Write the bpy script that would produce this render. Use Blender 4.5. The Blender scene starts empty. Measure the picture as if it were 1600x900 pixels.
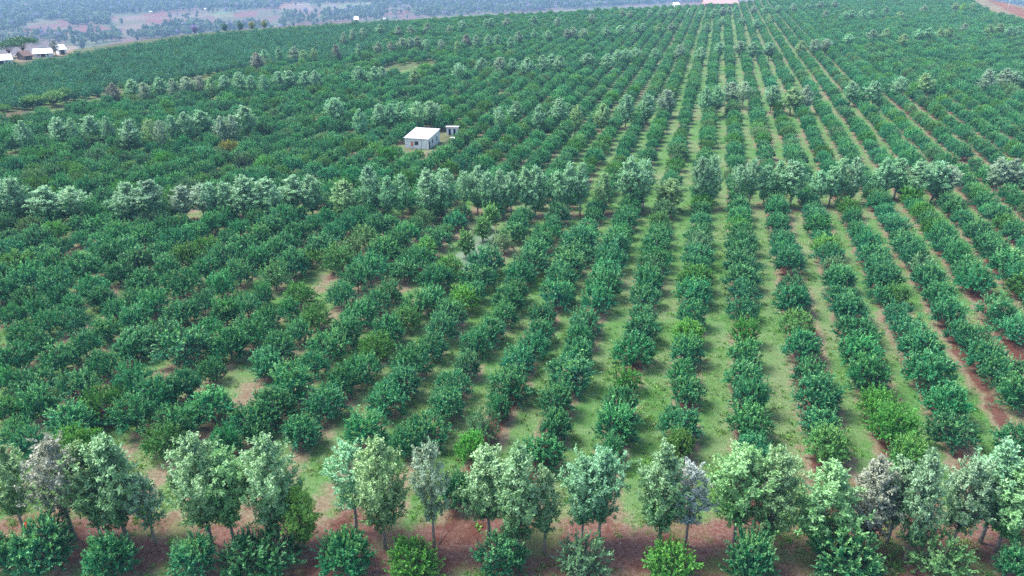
import bpy, math, random
import numpy as np
from math import radians as R

# ------------------------------------------------------------------ camera, sky, sun, exposure
S = bpy.context.scene
COL = S.collection
F, PITCH, H = 1200.0, math.atan(532 / 1200.0), 54.0
cam = bpy.data.objects.new("camera", bpy.data.cameras.new("camera"))
COL.objects.link(cam)
cam.location = (0, 0, H)
cam.rotation_euler = (math.pi / 2 - PITCH, 0, 0)
cam.data.sensor_width = 36
cam.data.lens = 36 * F / 1600
cam.data.clip_start = 1
cam.data.clip_end = 20000
S.camera = cam

SUN_EL, SUN_AZ = R(56), R(-75)          # azimuth from +Y, clockwise seen from above (negative = from the left)
wd = bpy.data.worlds.new("World")
S.world = wd
wd.use_nodes = True
nt = wd.node_tree
nt.nodes.clear()
out = nt.nodes.new("ShaderNodeOutputWorld")
bg = nt.nodes.new("ShaderNodeBackground")
sky = nt.nodes.new("ShaderNodeTexSky")
sky.sky_type = 'NISHITA'
sky.sun_disc = False
sky.sun_elevation = SUN_EL
sky.sun_rotation = SUN_AZ
sky.air_density = 1.0
sky.dust_density = 2.5
sky.ozone_density = 1.5
bg.inputs['Strength'].default_value = 0.085
nt.links.new(sky.outputs[0], bg.inputs[0])
nt.links.new(bg.outputs[0], out.inputs[0])

sl = bpy.data.lights.new("sun", 'SUN')
sl.energy = 1.5
sl.angle = R(18)
sl.color = (1.0, 0.95, 0.87)
sun = bpy.data.objects.new("sun", sl)
COL.objects.link(sun)
sun.rotation_euler = (math.pi / 2 - SUN_EL, 0, math.pi - SUN_AZ)

S.view_settings.view_transform = 'Standard'
S.view_settings.look = 'None'
S.view_settings.gamma = 1
S.view_settings.use_curve_mapping = False
S.view_settings.exposure = 2.2
S.render.engine = 'CYCLES'
S.cycles.max_bounces = 6
S.cycles.diffuse_bounces = 3
S.cycles.transmission_bounces = 3
S.cycles.volume_bounces = 0
S.cycles.caustics_reflective = False
S.cycles.caustics_refractive = False
S.cycles.use_denoising = False
HAZE_DENSITY = 0.00018
LEAF_GAIN = 2.0

rng = np.random.default_rng(7)
random.seed(7)

# ------------------------------------------------------------------ the lie of the land
CT, ST = math.cos(PITCH), math.sin(PITCH)


def ray(x, y):
    """direction of the sight line through photograph pixel (x, y)"""
    return np.array([x - 800.0, F * CT - (y - 450) * ST, -(F * ST + (y - 450) * CT)])


def flat(x, y, z=0.0):
    d = ray(x, y)
    k = (H - z) / -d[2]
    return d[0] * k, d[1] * k


# far edge of the plantation as (bearing, distance); the land falls away beyond it into the valley
_edge = [(-200, 118), (0, 107), (100, 95), (190, 80), (300, 63), (420, 52), (640, 37), (850, 25), (1000, 17), (1130, 10), (1300, -6), (1450, -6), (1545, 2), (1600, 14), (1800, 40)]
_ephi = [math.atan2(*flat(x, y)) for x, y in _edge]
_edst = [math.hypot(*flat(x, y)) for x, y in _edge]


def edge_dist(X, Y):
    return np.interp(np.arctan2(X, Y), _ephi, _edst)


def terr(X, Y):
    X = np.asarray(X, float); Y = np.asarray(Y, float)
    d = np.hypot(X, Y)
    t = np.clip((d - edge_dist(X, Y) - 22) / 520.0, 0, 1)
    z = -110 * t * t * (3 - 2 * t)
    far = np.clip((d - 3600) / 2500, 0, 1)
    return np.where(Y > 0, z + far * far * 60 + t * 2.5 * np.sin(X * .011) * np.cos(Y * .007), 0)


def ground(x, y):
    """where the sight line through a photograph pixel meets the land"""
    d = ray(x, y)
    d = d / np.linalg.norm(d)
    t0 = 0
    t = 20.0
    while t < 6000:
        p = d * t
        if H + p[2] <= terr(p[0], p[1]):
            break
        t0 = t
        t *= 1.01
    for _ in range(30):
        m = (t0 + t) / 2
        p = d * m
        if H + p[2] <= terr(p[0], p[1]): t = m
        else: t0 = m
    p = d * t
    return float(p[0]), float(p[1]), float(terr(p[0], p[1]))


def to_px(X, Y, Z):
    """photograph pixel of points in the place (arrays)"""
    zc = Y * CT - (Z - H) * ST
    return 800 + F * X / zc, 450 - F * (Y * ST + (Z - H) * CT) / zc


# planting rows: direction RD, across RN
_l = math.hypot(330, F / CT)
RD = np.array([330, F / CT]) / _l
RN = np.array([RD[1], -RD[0]])
U0 = float(np.dot(flat(1168, 640), RN))
_rk = np.arange(-90, 91)
_ru = np.where(_rk >= 0, _rk * 0.985, _rk * 0.975)
for _k, _u in ((-2, -1.94), (-3, -2.89), (-4, -3.77), (-5, -4.66), (-6, -5.52), (-7, -6.37), (-8, -7.18), (-9, -8.0), (1, 1.0), (2, 1.98), (3, 2.92), (4, 3.85)):
    _ru[_rk == _k] = _u
_ru = np.where(_rk < -9, -8.0 + (_rk + 9) * 0.86, _ru)
_ru = np.where(_rk > 4, 3.85 + (_rk - 4) * 0.95, _ru)
_ru = _ru * 8.0


def row_uv(X, Y):
    return X * RN[0] + Y * RN[1] - U0, X * RD[0] + Y * RD[1]


def uv_xy(u, v):
    return (u + U0) * RN[0] + v * RD[0], (u + U0) * RN[1] + v * RD[1]


# ------------------------------------------------------------------ helpers
def nmat(name):
    m = bpy.data.materials.new(name)
    m.use_nodes = True
    t = m.node_tree
    t.nodes.clear()
    o = t.nodes.new("ShaderNodeOutputMaterial")
    return m, t, o


class NT:
    """small shorthand for building node trees"""
    def __init__(s, t): s.t = t
    def n(s, typ, **kw):
        x = s.t.nodes.new(typ)
        for k, v in kw.items():
            if k.startswith('i_'): x.inputs[k[2:]].default_value = v
            else: setattr(x, k, v)
        return x
    def l(s, a, b): s.t.links.new(a, b)
    def noise(s, vec, scale, detail=4, rough=.55):
        x = s.n("ShaderNodeTexNoise")
        x.inputs['Scale'].default_value = scale
        x.inputs['Detail'].default_value = detail
        x.inputs['Roughness'].default_value = rough
        s.l(vec, x.inputs['Vector'])
        return x.outputs['Fac']
    def ramp(s, fac, a, b, va=0.0, vb=1.0):
        x = s.n("ShaderNodeMapRange", interpolation_type='SMOOTHSTEP')
        for i, v in zip((1, 2, 3, 4), (a, b, va, vb)): x.inputs[i].default_value = v
        s.l(fac, x.inputs[0])
        return x.outputs[0]
    def math(s, op, a, b=None):
        x = s.n("ShaderNodeMath", operation=op)
        for i, v in enumerate((a, b)):
            if v is None: continue
            if isinstance(v, (int, float)): x.inputs[i].default_value = v
            else: s.l(v, x.inputs[i])
        return x.outputs[0]
    def mix(s, fac, a, b, blend='MIX'):
        x = s.n("ShaderNodeMix", data_type='RGBA', blend_type=blend)
        if isinstance(fac, (int, float)): x.inputs[0].default_value = fac
        else: s.l(fac, x.inputs[0])
        for i, v in ((6, a), (7, b)):
            if isinstance(v, tuple): x.inputs[i].default_value = (*v, 1) if len(v) == 3 else v
            else: s.l(v, x.inputs[i])
        return x.outputs[2]


def leaf_mat(name):
    """leaf colour = the plant's own tint, varied leaf by leaf, going over to its young-leaf colour, which also paints the lit tops of bushes"""
    m, t, o = nmat(name)
    k = NT(t)
    ti = k.n("ShaderNodeAttribute", attribute_type='INSTANCER', attribute_name='tint')
    tp = k.n("ShaderNodeAttribute", attribute_type='INSTANCER', attribute_name='tip')
    lv = k.n("ShaderNodeAttribute", attribute_type='GEOMETRY', attribute_name='lv')
    sp = k.n("ShaderNodeSeparateColor")
    k.l(lv.outputs['Color'], sp.inputs[0])
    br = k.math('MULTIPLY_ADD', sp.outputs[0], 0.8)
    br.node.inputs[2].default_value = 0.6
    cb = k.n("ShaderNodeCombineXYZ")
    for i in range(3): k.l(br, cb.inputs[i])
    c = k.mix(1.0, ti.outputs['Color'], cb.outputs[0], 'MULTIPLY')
    c = k.mix(sp.outputs[1], c, tp.outputs['Color'])
    b = k.n("ShaderNodeBsdfPrincipled")
    b.inputs['Roughness'].default_value = 0.5
    b.inputs['Specular IOR Level'].default_value = 0.3
    k.l(c, b.inputs['Base Color'])
    tr = k.n("ShaderNodeBsdfTranslucent")
    k.l(k.mix(1.0, c, (1.1, 1.15, .6), 'MULTIPLY'), tr.inputs[0])
    ms = k.n("ShaderNodeMixShader")
    ms.inputs[0].default_value = 0.16
    k.l(b.outputs[0], ms.inputs[1]); k.l(tr.outputs[0], ms.inputs[2])
    k.l(ms.outputs[0], o.inputs[0])
    return m


def rough_mat(name, col, col2=None, scale=3.0, rough=.85, spec=.2, bump=0.0):
    m, t, o = nmat(name)
    k = NT(t)
    tc = k.n("ShaderNodeTexCoord")
    b = k.n("ShaderNodeBsdfPrincipled")
    b.inputs['Roughness'].default_value = rough
    b.inputs['Specular IOR Level'].default_value = spec
    nz = k.noise(tc.outputs['Object'], scale)
    c = k.mix(k.ramp(nz, .35, .68), col, col2 or tuple(x * .72 for x in col))
    k.l(c, b.inputs['Base Color'])
    if bump:
        bp = k.n("ShaderNodeBump")
        bp.inputs['Strength'].default_value = bump
        k.l(nz, bp.inputs['Height']); k.l(bp.outputs[0], b.inputs['Normal'])
    k.l(b.outputs[0], o.inputs[0])
    return m


def mk_mesh(name, V, Fs, mats, lv=None, mi=None, smooth=False):
    me = bpy.data.meshes.new(name)
    V = np.asarray(V, np.float32)
    if isinstance(Fs, np.ndarray):
        nf, w = Fs.shape
        me.vertices.add(len(V)); me.vertices.foreach_set("co", V.ravel())
        me.loops.add(nf * w); me.loops.foreach_set("vertex_index", Fs.astype(np.int32).ravel())
        me.polygons.add(nf)
        me.polygons.foreach_set("loop_start", np.arange(0, nf * w, w, dtype=np.int32))
        me.update(calc_edges=True)
    else:
        me.from_pydata(V.tolist(), [], [list(f) for f in Fs])
    for m in (mats if isinstance(mats, (list, tuple)) else [mats]): me.materials.append(m)
    if mi is not None: me.polygons.foreach_set("material_index", np.asarray(mi, np.int32))
    if lv is not None:
        a = me.attributes.new('lv', 'FLOAT_COLOR', 'POINT')
        a.data.foreach_set('color', np.asarray(lv, np.float32).ravel())
    if smooth: me.polygons.foreach_set("use_smooth", np.ones(len(me.polygons), bool))
    me.validate()
    me.update()
    return me


def link(name, me, parent=None, loc=(0, 0, 0)):
    o = bpy.data.objects.new(name, me)
    COL.objects.link(o)
    o.location = loc
    if parent is not None: o.parent = parent
    return o


def thing(name, label, cat, loc=(0, 0, 0), rz=0.0, group=None):
    o = bpy.data.objects.new(name, None)
    COL.objects.link(o)
    o.empty_display_size = .3
    o.location = loc
    o.rotation_euler = (0, 0, rz)
    o['label'] = label
    o['category'] = cat
    if group: o['group'] = group
    return o


class Solid:
    """collects boxes, prisms and tubes into one mesh"""
    def __init__(s): s.V, s.F = [], []
    def add(s, vs, fs):
        b = len(s.V); s.V += [tuple(v) for v in vs]; s.F += [tuple(i + b for i in f) for f in fs]; return s
    def box(s, x0, x1, y0, y1, z0, z1):
        return s.add([(x0, y0, z0), (x1, y0, z0), (x1, y1, z0), (x0, y1, z0), (x0, y0, z1), (x1, y0, z1), (x1, y1, z1), (x0, y1, z1)],
                     [(3, 2, 1, 0), (4, 5, 6, 7), (0, 1, 5, 4), (1, 2, 6, 5), (2, 3, 7, 6), (3, 0, 4, 7)])
    def hexa(s, lo, hi):
        return s.add(list(lo) + list(hi), [(3, 2, 1, 0), (4, 5, 6, 7), (0, 1, 5, 4), (1, 2, 6, 5), (2, 3, 7, 6), (3, 0, 4, 7)])
    def tube(s, pts, rad, n=7):
        pts = [np.array(p, float) for p in pts]
        vs, fs = [], []
        for i, p in enumerate(pts):
            d = pts[min(i + 1, len(pts) - 1)] - pts[max(i - 1, 0)]
            d /= np.linalg.norm(d) + 1e-9
            a = np.cross(d, (1, 0, 0) if abs(d[0]) < .8 else (0, 1, 0)); a /= np.linalg.norm(a)
            b = np.cross(d, a)
            r = rad[i] if hasattr(rad, '__len__') else rad
            for j in range(n):
                q = 2 * math.pi * j / n
                vs.append(p + r * (math.cos(q) * a + math.sin(q) * b))
        for i in range(len(pts) - 1):
            for j in range(n):
                k = (j + 1) % n
                fs.append((i * n + j, i * n + k, (i + 1) * n + k, (i + 1) * n + j))
        fs.append(tuple(range(n - 1, -1, -1))); fs.append(tuple((len(pts) - 1) * n + j for j in range(n)))
        return s.add(vs, fs)
    def mesh(s, name, m, smooth=False): return mk_mesh(name, s.V, s.F, m, smooth=smooth)


def unit(a): return a / (np.linalg.norm(a, axis=-1, keepdims=True) + 1e-9)


def leaves(P, A, L, W, g, out=None):
    """one pointed, slightly folded leaf face per row: base P, direction A, length L, width W"""
    n = len(P)
    ref = g.normal(size=(n, 3)) if out is None else unit(out) * .75 + np.array([0, 0, .55]) + g.normal(size=(n, 3)) * .42
    B = unit(np.cross(unit(ref), A))
    N = np.cross(A, B)
    M = P + A * (L * .52)[:, None] + N * (L * .06)[:, None]
    T = P + A * L[:, None] - N * (L * .05)[:, None]
    hw = (W / 2)[:, None]
    V = np.stack([P, M + B * hw, T, M - B * hw], 1).reshape(-1, 3)
    return V, np.arange(4 * n).reshape(n, 4)


M_LEAF = leaf_mat("orchard leaf")
M_BARK = rough_mat("grey bark", (.20, .165, .13), (.11, .09, .075), 6, bump=.3)
M_BARK2 = rough_mat("pale bark", (.30, .27, .235), (.17, .15, .13), 5, bump=.3)


def bush_meshes(seed, R_=2.7, top=2.5, low=1.45, zc=1.65, n_tip=46, sub=8, per=22, shoots=4, leaf=.30, bump=.75, spread=.42, holes=0):
    g = np.random.default_rng(seed)
    dirs = []
    k = 0
    while len(dirs) < n_tip:
        z = 1 - (k + .5) / (n_tip * 1.0) * 1.42
        k += 1
        if z < -.45: break
        a = k * 2.39996 + g.normal() * .25
        r = math.sqrt(max(0, 1 - z * z))
        dirs.append((r * math.cos(a), r * math.sin(a), z + g.normal() * .06))
    dirs = unit(np.array(dirs))
    lob = unit(g.normal(size=(6, 3)))
    env = 1 + .24 * bump * np.max(np.clip(dirs @ lob.T, 0, 1) ** 3, 1) - .13 + g.normal(size=len(dirs)) * .14 * bump
    sc = np.where(dirs[:, 2:3] > 0, np.array([R_, R_, top]), np.array([R_, R_, low]))
    tips = dirs * sc * env[:, None]
    P, A, L, tipv, rv = [], [], [], [], []
    trunk = Solid()
    trunk.tube([(0, 0, -.15), (.03, .02, .5), (0, .04, 1.3), (.05, 0, 2.2)], [.13, .10, .08, .04], 6)
    for i, (d, p) in enumerate(zip(dirs, tips)):
        base = np.array([0, 0, zc])
        if i % 5 == 0:
            trunk.tube([(0, 0, .55 + .2 * g.random()), base * .8 + p * .35, base + p * .85], [.06, .04, .015], 5)
        crv = g.uniform(0, 1)
        for s in range(sub):
            ax = unit(unit(d + np.array([0, 0, .6])) + g.normal(size=3) * spread)
            ln = g.uniform(.6, 1.25) * (1.35 if g.random() < .25 else 1)
            rv.append(np.clip(crv * .45 + g.uniform(0, .35) + g.uniform(0, .3, per), 0, 1))
            o = base + p * g.uniform(.62, .9) + g.normal(size=3) * .18
            t = np.sort(g.uniform(.05, 1, per))
            P.append(o + ax * (t * ln)[:, None])
            side = unit(g.normal(size=(per, 3)))
            A.append(unit(ax * .95 + side * .7))
            L.append(leaf * g.uniform(.7, 1.15, per))
            tipv.append(np.clip((t - .30) * 1.8, 0, 1) * g.uniform(.15, 1.0) * (.22 + .85 * max(0, d[2]) ** .8))  # young tips, weighted to the crown top so its lit look is in the colour
    for s in range(int(shoots * 2.2)):       # long upright shoots standing out of the crown
        a = g.uniform(0, 6.28); r = R_ * math.sqrt(g.uniform(0, .85))
        ax = unit(np.array([math.cos(a) * .25, math.sin(a) * .25, 1]) + g.normal(size=3) * .1)
        o = np.array([math.cos(a) * r, math.sin(a) * r, zc + top * math.sqrt(max(0.05, 1 - (r / R_) ** 2)) * .85])
        per2 = 22
        t = np.sort(g.uniform(0, 1, per2))
        P.append(o + ax * (t * g.uniform(.7, 1.7))[:, None])
        A.append(unit(ax * .9 + unit(g.normal(size=(per2, 3))) * .6))
        L.append(leaf * .8 * g.uniform(.7, 1.1, per2)); rv.append(g.uniform(.4, 1, per2))
        tipv.append(np.full(per2, .9) * g.uniform(.6, 1))
    n_in = 700
    q = unit(g.normal(size=(n_in, 3))); q[:, 2] = np.abs(q[:, 2]) * 1.0 - .35
    P.append(np.array([0, 0, zc]) + q * np.array([R_, R_, top]) * g.uniform(.3, .72, n_in)[:, None] * .95)
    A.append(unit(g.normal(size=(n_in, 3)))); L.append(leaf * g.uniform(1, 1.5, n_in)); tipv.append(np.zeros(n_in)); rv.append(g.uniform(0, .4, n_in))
    rv = np.concatenate(rv)
    P, A, L, tipv = np.concatenate(P), np.concatenate(A), np.concatenate(L), np.concatenate(tipv)
    P[:, 2] = np.maximum(P[:, 2], .28)
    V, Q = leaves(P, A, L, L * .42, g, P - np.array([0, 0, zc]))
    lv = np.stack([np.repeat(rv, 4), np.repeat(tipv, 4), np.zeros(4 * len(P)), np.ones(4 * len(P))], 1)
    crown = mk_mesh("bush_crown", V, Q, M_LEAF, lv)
    return crown, trunk.mesh("bush_trunk", M_BARK, True), (V, Q, lv)


BUSH = [bush_meshes(11, 2.75, 2.5), bush_meshes(12, 2.6, 2.6, n_tip=46), bush_meshes(13, 2.9, 2.3, shoots=9),
        bush_meshes(14, 2.7, 2.4, n_tip=60, spread=.45), bush_meshes(15, 2.5, 2.8, n_tip=50, shoots=10), bush_meshes(16, 2.8, 2.35, n_tip=40, spread=.7),
        bush_meshes(17, 2.65, 2.55, n_tip=56, shoots=2), bush_meshes(18, 2.85, 2.45, n_tip=44, spread=.65, shoots=7),
        bush_meshes(19, 2.4, 3.1, 1.3, 1.5, n_tip=44, bump=1.0, shoots=8), bush_meshes(20, 3.0, 2.0, 1.2, 1.4, n_tip=44, bump=1.1), bush_meshes(23, 2.6, 2.5, n_tip=36, bump=1.25, shoots=9),
        bush_meshes(24, 2.7, 2.7, n_tip=42, bump=1.1, spread=.5, shoots=3)]
BUSH_SPARSE = bush_meshes(21, 2.5, 2.7, n_tip=30, sub=6, spread=.8, shoots=4)
BUSH_COLUMN = bush_meshes(22, 1.0, 2.6, 1.5, 1.8, n_tip=26, sub=6, shoots=3, leaf=.34)


def tree_meshes(seed, h=9.5, w=2.3, z0=2.3, limbs=36, per=18, belly=.38, sparse=1.0, droop=0.0, leaf=.285, bark=None, skew=0.0):
    """tall windbreak tree: slim stem, limbs spiralling up it, leaf sprays along every limb"""
    g = np.random.default_rng(seed)
    st = Solid()
    bend = g.normal(size=2) * .18
    zs = np.linspace(-.2, h * .93, 8)
    stem = np.stack([bend[0] * np.sin(zs / h * 3.1), bend[1] * np.sin(zs / h * 2.6 + .4) - bend[1] * math.sin(.4), zs], 1)
    st.tube(stem, np.linspace(.17, .03, 8), 7)
    per = int(per * 1.55)
    P, A, L, tv = [], [], [], []
    def at(z): return np.array([np.interp(z, zs, stem[:, 0]), np.interp(z, zs, stem[:, 1]), z])
    lobe_a = g.uniform(0, 6.28, 5); lobe_z = g.uniform(.1, .9, 5); lobe_s = g.uniform(-.35, .35, 5)
    for i in range(limbs):
        f = (i + g.uniform(0, 1)) / limbs
        z = z0 + (h * .97 - z0) * f
        prof = (f / belly) ** .55 if f < belly else ((1 - f) / (1 - belly)) ** .72
        a = i * 2.39996 + g.normal() * .4
        lob = 1 + sum(s * math.exp(-((f - q) / .16) ** 2) * max(0, math.cos(a - b)) for q, b, s in zip(lobe_z, lobe_a, lobe_s))
        ln = max(.35, w * prof * lob * g.uniform(.78, 1.12))
        el = R(g.uniform(28, 55)) if f < .85 else R(65)
        d = np.array([math.cos(a) * math.cos(el), math.sin(a) * math.cos(el), math.sin(el)])
        o = at(z - ln * math.sin(el) * .6)
        o[2] = max(o[2], z0 * .75)
        e = o + d * ln / math.cos(el) * (1 if f < .85 else .45)
        mid = (o + e) / 2 + np.array([0, 0, -.12 * ln])
        st.tube([o, mid, e], [.05 * (1.2 - f), .035 * (1.2 - f), .01], 5)
        ncl = int((5 + ln * 4.4) * sparse + .5)
        for c in range(ncl):
            t = g.uniform(.25, 1.05)
            q = (1 - t) ** 2 * o + 2 * t * (1 - t) * mid + t * t * e + g.normal(size=3) * np.array([.34, .34, .26]) * (.5 + .5 * min(1, ln))
            ax = unit(d + np.array([0, 0, .5]) + g.normal(size=3) * .6)
            tt = g.uniform(-.2, 1, per)
            P.append(q + ax * (tt * .55)[:, None] + g.normal(size=(per, 3)) * .07)
            A.append(unit(ax * .7 + unit(g.normal(size=(per, 3))) * .85 + np.array([0, 0, -droop])))
            L.append(leaf * g.uniform(.65, 1.15, per))
            hh = (q[2] - z0) / (h - z0)
            tv.append(np.clip(g.uniform(.0, .5) + 1.0 * (hh - .25) + g.normal(size=per) * .15, 0, 1))
    for c in range(int(12 * sparse)):
        q = at(h * g.uniform(.86, .99)) + g.normal(size=3) * np.array([.22, .22, .1])
        ax = unit(np.array([0, 0, 1.0]) + g.normal(size=3) * .45)
        P.append(q + ax * (g.uniform(0, 1, per) * .6)[:, None]); A.append(unit(ax + unit(g.normal(size=(per, 3))) * .8))
        L.append(leaf * g.uniform(.6, 1, per)); tv.append(g.uniform(.6, 1, per))
    P, A, L, tv = np.concatenate(P), np.concatenate(A), np.concatenate(L), np.concatenate(tv)
    V, Q = leaves(P, A, L, L * .45, g, P * np.array([1, 1, .45]) - np.array([0, 0, .45 * h * .5]))
    lv = np.stack([np.repeat(g.random(len(P)), 4), np.repeat(tv, 4), np.zeros(4 * len(P)), np.ones(4 * len(P))], 1)
    return mk_mesh("tree_crown", V, Q, M_LEAF, lv), st.mesh("tree_trunk", bark or M_BARK2, True), (V, Q, lv), h, w


TREE = {
    'broad': tree_meshes(31, 9.5, 2.5, 2.2, 44), 'lumpy': tree_meshes(32, 9.5, 2.3, 2.3, 38, 19),
    'slim': tree_meshes(33, 9.5, 1.7, 2.6, 34, 20, belly=.42), 'sparse': tree_meshes(34, 9.5, 2.2, 2.9, 32, 17, sparse=.62),
    'cone': tree_meshes(35, 9.5, 2.2, 1.8, 40, 20, belly=.25), 'round': tree_meshes(36, 9.5, 2.6, 2.4, 44, 20, belly=.5),
    'low': tree_meshes(37, 9.5, 2.3, 1.2, 46, 20, belly=.35)}


def spread_meshes(seed, h=8.0, r=7.0, zc=5.2, flatness=.32, n=70, bark=None):
    """wide-crowned tree for the valley: short trunk, forking limbs, flat dome of leaf sprays"""
    g = np.random.default_rng(seed)
    st = Solid()
    st.tube([(0, 0, -.3), (.1, 0, zc * .35), (0, .1, zc * .55)], [.45, .36, .28], 8)
    P, A, L, tv = [], [], [], []
    for i in range(n):
        a = i * 2.39996; rr = math.sqrt((i + .5) / n) * r * g.uniform(.85, 1.1)
        z = zc + (h - zc) * math.sqrt(max(0, 1 - (rr / (r * 1.12)) ** 2)) * g.uniform(.75, 1.05)
        p = np.array([rr * math.cos(a), rr * math.sin(a), z])
        if i % 6 == 0:
            st.tube([(0, 0, zc * .5), p * np.array([.5, .5, .8]), p * np.array([.95, .95, .97])], [.18, .1, .03], 5)
        m = 46
        P.append(p + g.normal(size=(m, 3)) * np.array([.75, .75, .38]) * r / 7); A.append(unit(g.normal(size=(m, 3)) + np.array([0, 0, .4])))
        L.append(g.uniform(.5, .9, m) * r / 7 * 1.1); tv.append(np.clip(g.normal(size=m) * .2 + g.uniform(0, .5), 0, 1))
    P, A, L, tv = np.concatenate(P), np.concatenate(A), np.concatenate(L), np.concatenate(tv)
    V, Q = leaves(P, A, L, L * .5, g, P * np.array([.4, .4, 1]) - np.array([0, 0, zc]))
    lv = np.stack([np.repeat(g.random(len(P)), 4), np.repeat(tv, 4), np.zeros(4 * len(P)), np.ones(4 * len(P))], 1)
    return mk_mesh("spreading_crown", V, Q, M_LEAF, lv), st.mesh("spreading_trunk", bark or M_BARK, True), (V, Q, lv)


SPREAD = [spread_meshes(41), spread_meshes(42, 9.5, 6.0, 4.0, n=80)]

# ------------------------------------------------------------------ front belt and the other belts, traced as (crown x, top y, base x, base y, width, tone, form, label)
TONE = {'fre': ((.046, .125, .040), (.165, .262, .140)), 'sil': ((.046, .132, .052), (.165, .275, .175)), 'gry': ((.062, .115, .062), (.185, .25, .18)), 'pnk': ((.075, .095, .065), (.175, .185, .15)),
        'grn': ((.042, .145, .036), (.17, .29, .14)), 'tea': ((.042, .135, .055), (.15, .28, .165)), 'dgr': ((.045, .115, .050), (.145, .225, .14)),
        'lim': ((.07, .17, .022), (.17, .29, .06)), 'olv': ((.062, .13, .042), (.17, .26, .125)), 'lil': ((.075, .105, .085), (.26, .30, .29))}
FRONT = [
    (18, 692, 40, 833, 56, 'olv', 'lumpy', 'olive tree leaning over the bush with the orange speck'),
    (86, 682, 119, 844, 80, 'pnk', 'sparse', 'dry pinkish grey tree with a bare leaning trunk, second of the front belt'),
    (136, 692, 160, 842, 60, 'olv', 'lumpy', 'dull grey green tree between the pinkish dry tree and a tall pale one'),
    (216, 672, 201, 846, 78, 'fre', 'cone', 'tallest pale green tree of the front belt, pointed top, full crown to the ground'),
    (238, 742, 243, 850, 50, 'dgr', 'sparse', 'short thin dull tree tucked under the tall pale pointed tree'),
    (300, 682, 331, 850, 80, 'fre', 'broad', 'broad pale tree with a notched top and a dark leaning trunk'),
    (352, 706, 367, 852, 66, 'grn', 'round', 'rounded leafy green tree touching the broad notched pale tree'),
    (425, 684, 437, 850, 74, 'fre', 'broad', 'big pale green tree with a small lime tree growing against its foot'),
    (470, 762, 476, 856, 48, 'lim', 'low', 'small lime green tree against the foot of a big pale tree'),
    (534, 699, 557, 830, 64, 'tea', 'sparse', 'thin see-through teal tree standing before the red soil gap'),
    (597, 690, 602, 857, 70, 'olv', 'broad', 'yellowish silver tree with a long straight pale trunk'),
    (671, 695, 679, 856, 54, 'gry', 'sparse', 'thin greyish tree on a long bare white trunk'),
    (747, 702, 764, 838, 68, 'fre', 'lumpy', 'pale twin-topped tree beside the whitest crown of the front belt'),
    (803, 701, 808, 866, 60, 'fre', 'cone', 'silvery white-topped tree with yellow green leaves at its foot'),
    (851, 738, 850, 864, 38, 'fre', 'slim', 'smallest slender pale tree, between the white-topped tree and a teal pair'),
    (884, 716, 908, 850, 58, 'tea', 'round', 'mint green tree, shorter of the teal pair'),
    (934, 704, 937, 846, 60, 'tea', 'round', 'mint green tree, taller of the teal pair beside the open grass lane'),
    (1020, 702, 1027, 866, 58, 'fre', 'slim', 'tall pale tree at the open grass lane, beside a lilac grey tree'),
    (1074, 728, 1070, 853, 58, 'lil', 'sparse', 'short lilac grey tree with whitish leaves'),
    (1131, 694, 1147, 850, 78, 'grn', 'round', 'wide green tree next to the short lilac grey one'),
    (1200, 702, 1194, 862, 66, 'olv', 'cone', 'pale olive tree with fresh lime leaves around its foot'),
    (1284, 722, 1278, 868, 78, 'grn', 'low', 'bushy green tree whose low branches turn lime'),
    (1341, 712, 1343, 856, 66, 'pnk', 'cone', 'dense ash grey tree beside the lime footed bushy one'),
    (1382, 714, 1386, 848, 46, 'dgr', 'slim', 'narrow dark grey green tree behind the ash grey one'),
    (1424, 702, 1413, 876, 54, 'dgr', 'cone', 'grey green tree with yellowish foot, in the dark group of three'),
    (1480, 708, 1485, 856, 58, 'dgr', 'lumpy', 'dusky grey tree against the pale mint crowns'),
    (1527, 685, 1531, 848, 62, 'tea', 'slim', 'tallest mint green tree, rising behind a brighter mint crown'),
    (1554, 716, 1556, 862, 84, 'grn', 'broad', 'bright mint tree with a broad crown of light clumps'),
    (1597, 722, 1585, 842, 46, 'pnk', 'sparse', 'dry grey tree cut by the picture edge')]
B2 = [(20, 283, 350, 60, 'sil'), (100, 290, 352, 88, 'sil'), (225, 290, 352, 70, 'sil'), (305, 292, 345, 58, 'gry'), (345, 288, 345, 48, 'sil'), (405, 283, 347, 75, 'sil'),
      (475, 277, 338, 58, 'sil'), (542, 287, 345, 36, 'olv'), (580, 271, 336, 32, 'sil'), (620, 276, 342, 44, 'tea'), (682, 270, 345, 58, 'sil'), (736, 264, 334, 44, 'sil'),
      (772, 273, 338, 40, 'sil'), (810, 268, 338, 44, 'sil'), (836, 264, 338, 36, 'sil'), (870, 270, 338, 30, 'tea'), (897, 261, 337, 38, 'sil'), (942, 275, 334, 28, 'olv'),
      (992, 256, 330, 50, 'sil'), (1047, 283, 332, 36, 'olv'), (1099, 252, 326, 42, 'sil'), (1160, 257, 322, 40, 'sil'), (1202, 256, 322, 40, 'tea'), (1233, 258, 325, 36, 'sil'),
      (1285, 265, 322, 40, 'tea'), (1317, 251, 318, 42, 'sil'), (1385, 249, 312, 46, 'tea'), (1440, 247, 316, 60, 'sil'), (1474, 262, 314, 34, 'gry'), (1562, 249, 304, 42, 'gry'), (1592, 255, 305, 34, 'sil')]
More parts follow.
